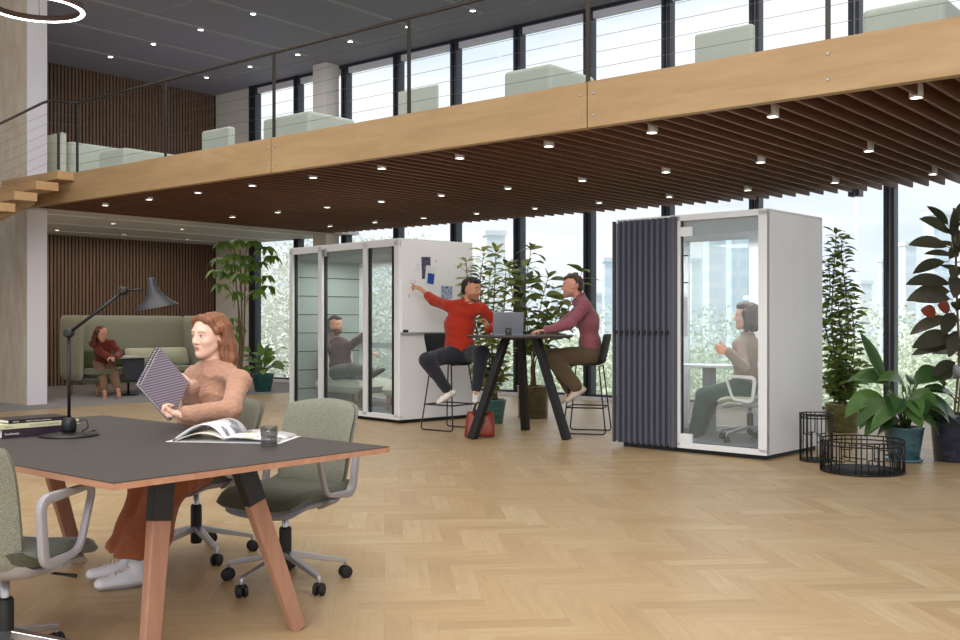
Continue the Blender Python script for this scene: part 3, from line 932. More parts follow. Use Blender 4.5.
# ---------------------------------------------------------------- notebook in the woman's hands
def notebook():
    # spiral pad: corners from the picture at their own depths
    def P(px, py, f): g = gf(px, f); g.z = zat(py, f); return g
    A = P(138, 384, 4.92); B = P(158, 346, 5.12); Cc = P(182, 392, 5.20); D = B*0+A+(Cc-B)
    u = (B-A); v = (Cc-B); lu, lv = u.length, v.length
    n_ = u.cross(v).normalized(); u.normalize(); v = n_.cross(u).normalized()
    if v.dot(Cc-B) < 0: v = -v
    R = Matrix((u, v, u.cross(v))).transposed()
    t = thing('notebook', 'spiral notebook with a purple grey checked cover held up by the red-haired woman', 'notebook', tuple(A))
    t.rotation_euler = R.to_euler()
    g = N('checked notebook cover'); vv = g.coord()
    sp = g.n('ShaderNodeSeparateXYZ'); g.l(vv, sp.inputs[0])
    s1 = g.math('ADD', g.math('MULTIPLY', sp.outputs[0], 1.0), g.math('MULTIPLY', sp.outputs[1], .55))
    s2 = g.math('SUBTRACT', g.math('MULTIPLY', sp.outputs[1], 1.0), g.math('MULTIPLY', sp.outputs[0], .75))
    a = g.math('LESS_THAN', g.math('FRACT', g.math('DIVIDE', s1, .0125)), .5)
    c_ = g.math('LESS_THAN', g.math('FRACT', g.math('DIVIDE', s2, .016)), .5)
    k = g.math('MULTIPLY', g.math('ADD', a, c_), .5)
    g.pr(Base_Color=g.ramp(k, [(0, srgb(74, 62, 74)), (.5, srgb(126, 114, 128)), (1, srgb(176, 168, 184))]), Roughness=.5)
    b = MB(); b.box(0, 0, -.002, lu, lv, .002); b.build('cover', g.m, t, bevel=.001)
    zs = 1 if (R @ Vector((0,0,1))).dot(Vector((SA, -CA, 0))) < 0 else -1
    b = MB(); b.box(.003, .004, .002*zs, lu-.003, lv-.003, .012*zs); b.build('pages', PAPER, t)
    b = MB(); b.box(0, .0, .012*zs, lu, lv, .015*zs); b.build('back_cover', plain('blue grey card', srgb(120, 130, 156), .5), t)
    b = MB()
    for i in range(19):
        x = .008+i*(lu-.016)/18
        b.tube([(x, .006*math.cos(q)+.002, .005*zs+.010*math.sin(q)) for q in [j*PI/6 for j in range(12)]], .0018, 5, closed=True)
    b.build('spiral_binding', M['black'], t)
    b = MB()
    for i in range(19):
        x = .008+i*(lu-.016)/18
        b.box(x-.003, .010, -.0026, x+.003, .016, .0026)
    b.build('punched_holes', LW, t)
    return A, B, Cc, A+v*lv, n_
NB = notebook()
# ---------------------------------------------------------------- pods
def wall_metal():
    g = N('white grey satin shell'); v = g.coord()
    n = g.noise(g.coord(scale=(2,2,.8)), 1.6, 5, .6)
    g.pr(Base_Color=g.ramp(n, [(.3, srgb(232,233,237)), (.7, srgb(238,239,242))]), Roughness=.38, Specular_IOR_Level=.4)
    return g.m
M['shell'] = wall_metal()
M['fluted'] = plain('slate blue grey acoustic fins', srgb(86, 88, 97), .7)
M['fluted_gap'] = plain('slate panel between fins', srgb(98, 104, 128), .8)
M['pod_in'] = plain('grey pod interior', srgb(150, 154, 156), .8)
M['pod_grey'] = fabric('grey green acoustic panel', srgb(168,178,174), srgb(152,162,158), 150, .95, .1)
M['pod_floor'] = fabric('dark pod carpet', srgb(84,88,92), srgb(64,68,72), 200, .95, .2)
M['whiteboard'] = plain('whiteboard', srgb(240,241,243), .18, var=.01)
PH_ = 2.295
def pod_shell(t, W, D, back_glass, left_mat, zt=2.05):
    b = MB(); b.box(-W+.05, .05, 0, -.05, D-.05, .045); b.build('plinth', M['black'], t)
    b = MB(); b.box(-W+.02, .02, .045, -.02, D-.02, .10); b.build('floor_panel', M['pod_floor'], t)
    b = MB(); b.box(-W+.051, .052, 2.12, -.047, D-.062, 2.274); b.build('roof', M['pod_in'], t)
    b = MB(); b.box(-W, 0, 2.275, 0, D, PH_); b.build('roof_cap', M['white'], t, bevel=.004)
    b = MB(); b.box(-.045, .0, .045, 0, D, 2.275); r = b.build('side_wall', M['shell'], t, bevel=.005)
    b = MB(); b.box(-W, .05, .045, -W+.05, D, 2.275); b.build('side_wall', left_mat, t)
    x0, x1 = back_glass
    b = MB()
    for (a, c_) in ((-W, x0), (x1, -.045)):
        if c_-a > .01: b.box(a, D-.06, .10, c_, D, 2.275)
    b.box(x0, D-.06, zt, x1, D, 2.275); b.box(x0, D-.06, .10, x1, D, .16)
    b.box(x0, D-.05, .16, x0+.03, D-.01, zt); b.box(x1-.03, D-.05, .16, x1, D-.01, zt)
    b.build('back_wall', M['white'], t)
    b = MB(); b.box(x0+.03, D-.035, .16, x1-.03, D-.025, zt); b.build('back_glass', M['podglass2'], t)
    la = area('pod_light', (0, 0, 0), (0, 0, 0), W*.7, D*.5, 9*W, (1, .98, .95))
    la.location = t.matrix_basis @ Vector((-W/2, D/2, 2.10)); la.rotation_euler = (0, 0, t.rotation_euler.z)
    return t

# big pod
C1 = gp(399.5, 424, 0); A1 = math.radians(-7.7)
p1 = thing('meeting_pod', 'large white glass-fronted meeting pod with a whiteboard on its right side', 'pod', C1, A1)
W1, D1 = 2.485, 1.214
pod_shell(p1, W1, D1, (-W1+.06, -.12), M['pod_grey'])
b = MB()
for k in range(1, 8): b.box(-W1+.049, .08, .045+k*.262, -W1+.054, D1-.06, .045+k*.262+.012)
b.build('panel_joint', M['blackm'], p1)
b = MB(); b.box(-W1+.06, D1-.10, .88, -.10, D1-.065, .96); b.build('window_rail', M['pod_in'], p1)
def mullp(b, x, w, y0=-.005, y1=.05, mi=0): b.box(x-w/2, y0, .07, x+w/2, y1, 2.28, mi=mi)
def podx(C, A, px):
    """local x on the front plane under picture column px"""
    t = (px-480)/F; ux, uy = math.cos(A), math.sin(A)
    fr = (CA*C.x+SA*C.y, -SA*C.x+CA*C.y); ur = (CA*ux+SA*uy, -SA*ux+CA*uy)
    return (t*fr[1]-fr[0])/(ur[0]-t*ur[1])
b = MB()
for px, w in ((291, .07), (320, .085), (365, .085), (396.5, .09)): mullp(b, podx(C1, A1, px), w)
b.box(-W1, -.005, .045, 0, .05, .105); b.box(-W1, -.005, 2.20, 0, .05, 2.285)
b.build('front_frame', M['white'], p1, bevel=.003)
b = MB()
for px in (295, 324.6, 369, 392.5):
    x = podx(C1, A1, px); b.box(x-.014, .0, .10, x+.014, .04, 2.2)
b.build('gasket', M['blackm'], p1)
b = MB(); b.box(-W1+.05, .018, .105, podx(C1, A1, 320)-.04, .028, 2.2); b.build('glass_panel', M['podglass'], p1)
b = MB(); b.box(podx(C1, A1, 320)+.04, .018, .105, podx(C1, A1, 365)-.04, .028, 2.2); d = b.build('glass_door', M['podglass'], p1)
x = podx(C1, A1, 324)
b = MB(); b.cbox((x+.03, -.012, 2.19), (.10, .03, .10)); b.cbox((x+.03, -.012, .13), (.10, .03, .07)); b.build('hinge', M['silver'], d, bevel=.003)
b = MB(); b.box(podx(C1, A1, 365)+.04, .018, .105, -.08, .028, 2.2); b.build('glass_panel', M['podglass2'], p1)
b = MB(); b.box(.0, .02, 1.13, .022, D1-.03, PH_-.03); b.build('whiteboard', M['whiteboard'], p1, bevel=.003)
b = MB(); b.box(.0, .01, 1.105, .045, D1-.02, 1.13); b.build('marker_tray', M['silver'], p1)
b = MB()
rs = random.Random(4)
def sidept(px, py):
    """local (y, z) on the right side under a picture point"""
    t = (px-480)/F; ux, uy = -math.sin(A1), math.cos(A1)
    fr = (CA*C1.x+SA*C1.y, -SA*C1.x+CA*C1.y); ur = (CA*ux+SA*uy, -SA*ux+CA*uy)
    s = (t*fr[1]-fr[0])/(ur[0]-t*ur[1]); f = fr[1]+s*ur[1]
    return s, zat(py, f)
for px0, py0, nn, rad in ((412, 284, 5, 3), (417, 268, 4, 3), (410, 298, 3, 3), (436, 262, 2, 2)):
    for q in range(nn):
        y, z = sidept(px0+rs.uniform(-rad, rad), py0+rs.uniform(-rad, rad)*1.2)
        pts = [(.0235, y+rs.uniform(-.02,.02), z+rs.uniform(-.03,.03)) for _ in range(3)]
        b.tube(pts, .0018, 4)
b.build('marker_scribbles', plain('grey marker ink', srgb(120, 120, 130), .6), p1)
def on_board(name, label, cat, px0, py0, px1, py1, mat, tilt=0, extra=None, th=.002, lift=0):
    y0, z0 = sidept(px0, (py0+py1)/2); y1, _ = sidept(px1, (py0+py1)/2)
    _, zz0 = sidept((px0+px1)/2, py0); _, zz1 = sidept((px0+px1)/2, py1)
    cy, cz = (y0+y1)/2, (zz0+zz1)/2; w, h = abs(y1-y0), abs(zz0-zz1)
    L = Matrix.Translation(C1) @ Matrix.Rotation(A1, 4, 'Z')
    p = L @ Vector((.0225+lift, cy, cz))
    t = thing(name, label, cat, p, A1)
    b = MB(); Rx = Matrix.Rotation(tilt, 3, 'X')
    b.cbox((th/2, 0, 0), (th, w, h), Rx); b.build('sheet', mat, t)
    if extra: extra(t, w, h, Rx)
    return t
def pic_mat(name, cols, sc_=14):
    g = N(name); v = g.coord(); n_ = g.noise(v, sc_, 4, .6)
    g.pr(Base_Color=g.ramp(n_, [(.3+.4*i/(len(cols)-1), c_) for i, c_ in enumerate(cols)]), Roughness=.4)
    return g.m
def magnet(t, w, h, Rx):
    b = MB(); b.lathe([(.012, .002), (.012, .008), (.009, .01)], (.0, 0, h/2-.02), 14, Matrix.Rotation(PI/2, 3, 'Y')); b.build('magnet', M['black'], t)
on_board('photo_print', 'dark grey violet photo print pinned high on the whiteboard', 'picture', 420.5, 257, 429.5, 279, pic_mat('dark violet photo', [srgb(40,40,70), srgb(90,90,120), srgb(50,54,96), srgb(170,170,190)]), .04, magnet)
def bluepart(t, w, h, Rx):
    b = MB(); b.cbox((.003, .01, -.04), (.002, w*.68, h*.55), Rx); b.build('blue_panel', plain('blue print', srgb(34, 78, 168), .4), t)
on_board('paper_sheet', 'white sheet with a large blue picture hanging tilted on the whiteboard', 'paper', 424, 266, 433.5, 285, M['white'], -.12, bluepart, lift=.003)
on_board('photo_print', 'small blue and white photo print to the right on the whiteboard, near the red sweater', 'picture', 440, 286, 451, 299, pic_mat('blue white photo', [srgb(60,80,110), srgb(200,210,225), srgb(80,120,180), srgb(235,235,240)], 22), 0, magnet)
y, z = sidept(404, 326.5)
L = Matrix.Translation(C1) @ Matrix.Rotation(A1, 4, 'Z')
mk_ = thing('board_eraser', 'tiny black eraser sitting in the corner of the whiteboard tray', 'eraser', L @ Vector((.034, y, 1.131)), A1)
b = MB(); b.cbox((0, 0, .012), (.02, .07, .024)); b.build('eraser_body', M['black'], mk_, bevel=.003)
b = MB(); b.cbox((0, 0, .0275), (.019, .065, .007)); b.build('felt', M['fluted'], mk_)
# benches in the big pod
def bench(label, x0, x1, y0, y1, back=None):
    t = thing('bench', label, 'bench', L @ Vector(((x0+x1)/2, (y0+y1)/2, .10)), A1)
    w, d = x1-x0, y1-y0
    b = MB(); b.M = Matrix.Translation((0, 0, .27)); b.pad(w, d, .20, 12, 12, .04, 8); b.build('seat', M['pod_fab'], t)
    if back == 'L':
        b = MB(); b.M = Matrix.Translation((-w/2+.07, -.0, .55)) @ Matrix.Rotation(PI/2-.1, 4, 'Y'); b.pad(.48, d*.8, .13, 12, 12, .08, 6); b.build('back_cushion', M['pod_fab'], t)
    if back == 'R':
        b = MB(); b.M = Matrix.Translation((w/2-.07, 0, .55)) @ Matrix.Rotation(PI/2+.1, 4, 'Y'); b.pad(.48, d*.8, .13, 12, 12, .08, 6); b.build('back_cushion', M['pod_fab'], t)
    for sx in (-1, 1):
        for sy in (-1, 1):
            b = MB(); b.tube([(sx*(w/2-.08), sy*(d/2-.07), 0), (sx*(w/2-.08), sy*(d/2-.07), .18)], [.016, .021], 10); b.build('leg', M['table_wood'], t)
    return t
bench('pale upholstered bench under the man in the pod, at its left', -2.38, -1.32, .30, 1.02, 'L')
bench('pale upholstered bench at the right inside the large pod, empty', -.80, -.10, .30, 1.02, None)
# laptop-like dark cushion on right bench
cu = thing('seat_cushion', 'dark grey wedge cushion leaning at the right end of the empty pod bench', 'cushion', L @ Vector((-.16, .68, .465)), A1)
b = MB(); b.M = Matrix.Translation((0, 0, .17)) @ Matrix.Rotation(PI/2+.28, 4, 'Y'); b.pad(.34, .36, .09, 10, 10, .12, 5); b.build('cushion_body', plain('dark grey felt', srgb(92, 96, 98), .95), cu)

# single pod
C2 = gp(767, 461, 0); A2 = math.radians(-2.5)
p2 = thing('phone_pod', 'tall single-person pod with dark fluted panel and glass door', 'pod', C2, A2)
xl = podx(C2, A2, 615); W2, D2 = -xl-.02, 1.18
xd = podx(C2, A2, 677.5)
def bx(px):  # back plane column -> local x
    Bk = C2+Matrix.Rotation(A2, 3, 'Z') @ Vector((0, D2, 0)); return podx(Bk, A2, px)
pod_shell(p2, W2, D2, (bx(688), bx(754)), M['shell'], 2.17)
b = MB(); b.box(-W2, .0, .06, xd, .05, 2.26); b.build('front_panel', M['fluted_gap'], p2)
nf = 11
for i in range(nf):
    x = xl+.012+i*(xd-.03-xl)/(nf-.5)
    b = MB(); b.bar((x, -.028, .05), (x, -.028, 2.275), .013, .056, (0,1,0)); b.build('fin', M['fluted'], p2)
b = MB()
for i in range(nf-1):
    x = xl+.012+(i+.5)*(xd-.03-xl)/(nf-.5)
    b.cbox((x, -.03, 1.16), (.035, .05, .03))
b.build('fin_spacer', M['blackm'], p2)
b = MB(); b.box(xd-.035, -.06, .05, xd-.002, .06, 2.28); b.build('corner_profile', M['fluted'], p2)
b = MB()
b.box(xd, -.006, .07, xd+.03, .05, 2.28); b.box(-.085, -.006, .07, 0, .05, 2.28)
b.box(xd, -.006, .045, 0, .05, .10); b.box(xd, -.006, 2.235, 0, .05, 2.285)
b.build('front_frame', M['white'], p2, bevel=.003)
b = MB(); b.box(xd+.035, .015, .11, -.09, .025, 2.235); d = b.build('glass_door', M['podglass2'], p2)
for z in (2.13, .14):
    b = MB(); b.cbox((xd+.095, .01, z), (.13, .035, .09)); b.build('hinge', M['white'], d, bevel=.003)
b = MB(); b.box(xd+.07, .0, 1.12, xd+.105, .012, 1.50); b.build('handle_plate', M['silver'], d)
b = MB(); b.box(xd+.035, .012, .1, xd+.052, .028, 2.235); b.build('gasket', M['blackm'], d)
b = MB()
for z in (1.64, 1.90): b.cbox((xd+.09, .004, z), (.05, .01, .012))
b.build('lock_detail', M['blackm'], d)
b = MB(); b.box(-W2+.05, .05, 2.10, -.045, .07, 2.235); b.build('header_panel', M['pod_in'], p2)
L2 = Matrix.Translation(C2) @ Matrix.Rotation(A2, 4, 'Z')
dk = thing('pod_desk', 'narrow white shelf desk inside the single pod before the seated woman', 'desk', L2 @ Vector((-1.05, .78, .10)), A2)
b = MB(); b.cbox((.0, 0, .71), (.64, .42, .025)); b.build('desktop', M['white'], dk, bevel=.004)
b = MB(); b.box(-.03, -.06, 0, .06, .06, .7); b.build('pedestal', M['pod_in'], dk)
pc = L2 @ Vector((-.44, .52, .10))
office_chair('office_chair', 'pale green swivel chair with white arms inside the single pod', pc, math.radians(90)+A2, seatc=.44, fab='sage_l', inner='sage_l', shell='white', backh=.92)
# ---------------------------------------------------------------- bar table
tc_ = gf(520, 11.42); BT = 1.116
bt = thing('bar_table', 'tall round dark-topped table on black splayed legs between the two men', 'table', (tc_.x, tc_.y, 0))
b = MB(); b.lathe([(.56, BT-.03), (.59, BT-.012), (.592, BT-.002), (.588, BT)], n=64)
b.build('tabletop', plain('dark stone tabletop', srgb(74, 72, 74), .35, var=.2, scale=12), bt)
b = MB(); b.lathe([(.10, BT-.055), (.26, BT-.03)], n=32); b.build('top_bracket', M['black'], bt)
def rl_(px, f): g = gf(px, f); return Vector((g.x-tc_.x, g.y-tc_.y, 0))
for (pt, ft), (pf, ff) in (((506, 11.25), (472, 11.12)), ((536, 11.25), (567, 11.05)), ((521, 11.6), (525.5, 12.05))):
    a = rl_(pt, ft); a.z = BT-.03; c_ = rl_(pf, ff)
    b = MB(); b.bar(a, c_, .075, .075, (0, 1, 0), .082, .082); b.build('leg', M['black'], bt, bevel=.006)

# laptop
lpz = BT
q = gf(508, 11.25)
lt = thing('laptop', 'open silver laptop seen from behind on the tall round table', 'laptop', (q.x, q.y, lpz), YAW+math.radians(4))
ALU = plain('silver aluminium', srgb(150, 153, 164), .4, .55)
b = MB(); b.box(-.16, -.0, 0, .16, .23, .012); b.build('keyboard_base', ALU, lt, bevel=.003)
b = MB(); b.M = Matrix.Translation((0, 0, .012)) @ Matrix.Rotation(math.radians(16), 4, 'X'); b.box(-.165, -.004, 0, .165, .004, .245)
b.build('screen_lid', ALU, lt, bevel=.002)
q = gf(508.5, 10.98)
gl = thing('tumbler', 'small clear glass in front of the laptop on the tall table', 'glass', (q.x, q.y, BT))
b = MB(); b.lathe([(.001, .002), (.032, .001), (.036, .08), (.034, .08), (.030, .008), (.001, .008)], n=28, cap=False); b.build('glass_body', M['smoke'], gl)

# bar stools
def bar_stool(label, loc, rz):
    """faces +Y"""
    t = thing('bar_stool', label, 'stool', loc, rz)
    SH = .78
    def sd(p, u, v, s):
        z = SH+.012*u*u-.02*max(0, v)**2
        y = p.y; back = max(0., -v-.62)/.38
        return Vector((p.x, y*(1-.0), z+p.z+back*back*.05))
    b = MB(); b.pad(.43, .42, .022, 12, 12, .12, 5, sd); b.build('seat', M['blackm'], t)
    def bd(p, u, v, s):
        return Vector((p.x*(1+.04*v), -.20-.035*(v+1)+.05*u*u+p.z, SH+.015+(v+1)/2*.33))
    b = MB(); b.pad(.43, .33, .018, 14, 12, .10, 6, bd); b.build('backrest', M['blackm'], t)
    r = .008
    for sx in (-1, 1):
        pts = [(sx*.16, .15, SH-.015), (sx*.235, .235, .012), (sx*.235, -.245, .012), (sx*.16, -.16, SH-.015)]
        b = MB(); b.tube(round_path(pts, .04), r, 8); b.build('sled_leg', M['black'], t)
    b = MB()
    b.tube([(-.16, .15, SH-.018), (.16, .15, SH-.018)], r, 8); b.tube([(-.16, -.16, SH-.018), (.16, -.16, SH-.018)], r, 8)
    b.build('seat_support', M['black'], t)
    b = MB(); z = .30; k = (SH-.015-z)/(SH-.027)
    x = .16+.075*k; y = .15+.085*k; y2 = .16+.085*k
    b.tube([(-x, y, z), (x, y, z)], r*1.1, 8); b.tube([(-x, -y2, z), (x, -y2, z)], r, 8)
    b.tube([(-x, y, z), (-x, -y2, z)], r, 8); b.tube([(x, y, z), (x, -y2, z)], r, 8)
    b.build('footrest', M['black'], t)
    return t
S1 = gf(450, 12.1); S2 = gf(587, 11.75)
aim1 = (tc_-S1).normalized()
ST1 = bar_stool('black shell bar stool with wire sled frame under the man in red', S1, YAW+math.radians(-128))
ST2 = bar_stool('black shell bar stool with wire sled frame under the man in pink', S2, YAW+math.radians(75))

# bag
bp_ = gf(479.5, 11.3)
bag = thing('handbag', 'rust-red leather bag standing on the floor under the tall table', 'bag', (bp_.x, bp_.y, 0), YAW+.12)
BL = plain('rust leather', srgb(132, 48, 30), .45, var=.15, scale=14)
def bagd(p, u, v, s):
    h = (v+1)/2
    return Vector((p.x*(1.0-.12*h+.0*u)+.012*h, p.z*(1.05-.6*h*h)+.006*math.sin(u*7+v*3), .005+h*.27*(1-.04*math.cos(u*4))))
b = MB(); b.pad(.34, .27, .17, 16, 14, .06, 8, bagd); bb = b.build('bag_body', BL, bag)
for sy in (-1, 1):
    b = MB(); b.tube(smooth_path([(-.07, .045*sy, .22), (-.06, .05*sy, .30), (-.03, .03*sy, .37), (.03, .03*sy, .375), (.06, .05*sy, .30), (.07, .045*sy, .22)]), .007, 8)
    b.build('handle', M['black'], bag)
b = MB(); b.cbox((.0, -.085, .185), (.10, .012, .05)); b.build('flap', BL, bb, bevel=.004)

# ---------------------------------------------------------------- lounge sofa (far left)
sx0 = gp(66, 394, .12)
# sofa stands along the slatted wall: x = back, y along the wall
def ysofa(px, X):
    t = (px-480)/F; return (t*(-SA*X)-CA*X)/(SA-t*CA)
SXF, SXB = -15.85, -16.95; SY0, SY1 = ysofa(60, -16.9), ysofa(186, -16.9)
so_ = thing('booth_sofa', 'long sage green high-backed booth sofa against the slatted wall', 'sofa', (SXB, (SY0+SY1)/2, 0))
oy = (SY0+SY1)/2; hw = (SY1-SY0)/2; dx = SXF-SXB
b = MB(); b.M = Matrix.Translation((.05, 0, .815)) @ Matrix.Rotation(PI/2, 4, 'Y'); b.pad(1.11, 2*hw, .09, 10, 20, .02, 8); b.build('back_panel', M['sage'], so_)
for s in (-1, 1):
    b = MB(); b.M = Matrix.Translation((.36, s*(hw-.045), .815)) @ Matrix.Rotation(PI/2, 4, 'X'); b.pad(.72, 1.11, .09, 14, 12, .03, 8); b.build('side_panel', M['sage'], so_)
b = MB(); b.M = Matrix.Translation((dx/2+.05, 0, .38)); b.pad(dx-.12, 2*hw-.18, .16, 12, 20, .03, 8); b.build('seat', fabric('green sofa seat fabric', srgb(112,114,88), srgb(92,94,72), 240), so_)
b = MB(); b.box(.1, -hw+.06, .22, dx-.02, hw-.06, .30); b.build('base_frame', M['sage_d'], so_)
b = MB(); b.M = Matrix.Translation((.25, 0, .60)) @ Matrix.Rotation(PI/2-.15, 4, 'Y'); b.pad(.34, 2*hw-.3, .16, 10, 20, .06, 6); b.build('back_cushion', M['sage_d'], so_)
for s in (-1, 1):
    for x in (.15, dx-.1):
        b = MB(); b.tube([(x, s*(hw-.15), 0), (x, s*(hw-.15), .22)], [.018, .026], 10); b.build('leg', M['table_wood'], so_)
b = MB(); b.box(.098, -.03-1.1, .55, .102, -.02-1.1, 1.35); b.build('back_seam', M['sage_d'], so_)
def cushion(label, x, y, z, w, h, mat, rz=0, lean=-.3):
    t = thing('cushion', label, 'cushion', (x, y, z), rz)
    b = MB(); b.M = Matrix.Translation((0, 0, h/2*math.cos(lean))) @ Matrix.Rotation(PI/2+lean, 4, 'Y') @ Matrix.Rotation(0, 4, 'Z')
    def pd(p, u, v, s): p.z *= (.45+.9*(1-u*u)*(1-v*v)); return p
    b.pad(h, w, .17, 12, 12, .06, 8, pd); b.build('cushion_cover', mat, t)
    return t
ycu = xy(186, 11.6)
def ysofa(px, X):
    t = (px-480)/F; return (t*(-SA*X)-CA*X)/(SA-t*CA)
cushion('long pale cushion lying at the right end of the booth sofa behind the notebook', -16.56, ysofa(172, -16.5), .46, .78, .34, M['sage_l'])
cushion('pale cushion on the booth sofa just right of the small black tray', -16.56, ysofa(143, -16.5), .46, .62, .34, M['sage_l'])
# side table with dark cloth-like panel
tr = thing('side_table', 'small side table with dark grey panel beside the woman on the sofa', 'table', (-15.95, ysofa(130, -15.9), 0))
b = MB(); b.cbox((0, -.02, .65), (.42, .66, .025)); b.build('tabletop', M['sage_l'], tr, bevel=.004)
b = MB(); b.cbox((.12, .03, .45), (.03, .40, .38)); b.build('front_panel', plain('dark grey felt panel', srgb(62, 62, 68), .9), tr, bevel=.01)
b = MB(); b.tube([(0, 0, .02), (0, 0, .64)], .02, 10); b.lathe([(.17, 0), (.17, .012), (.02, .02)], n=24); b.build('pedestal', M['black'], tr)
nb_ = thing('paper_notebook', 'open white notebook lying on the small side table by the sofa', 'notebook', (-15.95, ysofa(126, -15.9), .6635), .3)
b = MB(); b.cbox((0, -.11, .006), (.28, .20, .008)); b.cbox((0, .11, .006), (.28, .20, .008)); b.build('pages', M['white'], nb_)
b = MB(); b.cbox((0, 0, .001), (.29, .43, .002)); b.build('cover', M['fluted'], nb_)

# ---------------------------------------------------------------- mezzanine lounge furniture
def mez(label, pxl, pxc, pxr, ytop, Yf, mat='mint', kind='lounge_sofa', cat='sofa', back=True, Xc=None):
    """upholstered block: front face pxl..pxc on plane y=Yf, side to pxr"""
    xl_, xc = xy(pxl, Yf), xy(pxc, Yf)
    f = fwd(xc, Yf); zt = zat(ytop, f)
    # depth so that the far right corner falls at pxr
    if pxr > pxc:
        t = (pxr-480)/F; Yb = (-CA*xc-t*SA*xc)/(SA-t*CA); Yb = min(Yb, 13.3)
    else: Yb = Yf+.10
    w = abs(xc-xl_); dp = abs(Yb-Yf); h = zt-ZM-.0
    t = thing(kind, label, cat, ((xl_+xc)/2, (Yf+Yb)/2, ZM+.003))
    b = MB(); b.box(-w/2, -dp/2, .04, w/2, dp/2, h); b.build('upholstered_shell', M[mat], t, bevel=min(.06, dp*.3), seg=4)
    for sx in (-1, 1):
        for sy in (-1, 1):
            b = MB(); b.cbox((sx*(w/2-.04), sy*(dp/2-.03), .02), (.04, .03, .04)); b.build('foot', M['black'], t)
    return t
mez('tall narrow mint screen panel at the far left end of the mezzanine', 44, 61, 0, 132, 8.2, kind='privacy_screen', cat='screen')
mez('long low deep green sofa back behind the stair railing on the mezzanine', 63, 70, 172, 141, 8.6, mat='sage_l' if False else 'mint')
mez('low mint block sofa behind the railing, left of the small square stool', 98, 124, 184, 147, 8.8)
mez('small square mint pouf on the mezzanine before the pale wall', 201, 229, 236, 126, 10.2, kind='pouf', cat='pouf')
mez('wide mint sofa by the pillar on the mezzanine', 262, 309, 356, 110, 9.9)
mez('thin upright mint panel on the mezzanine left of the middle of the windows', 398, 437, 439, 84.5, 10.8, kind='privacy_screen', cat='screen')
mez('mint high-backed armchair on the mezzanine behind the beam joint', 503, 551, 596, 62.5, 10.4)
mez('broad upright mint panel on the mezzanine before the third window from the right', 694, 752, 756, 23, 10.6, kind='privacy_screen', cat='screen')
mez('large mint sofa at the upper right picture corner on the mezzanine', 861, 945, 1010, -6, 10.3)
# ---------------------------------------------------------------- sculpting by distance fields
def _axis(lo, hi, h, zones):
    xs = [lo]
    while xs[-1] < hi:
        x = xs[-1]; hh = h
        for a, c_, f in zones:
            if a-1e-9 <= x < c_: hh = min(hh, f)
            elif x < a < x+hh: hh = max(a-x, f)
        xs.append(x+hh)
    return np.array(xs, dtype=np.float32)

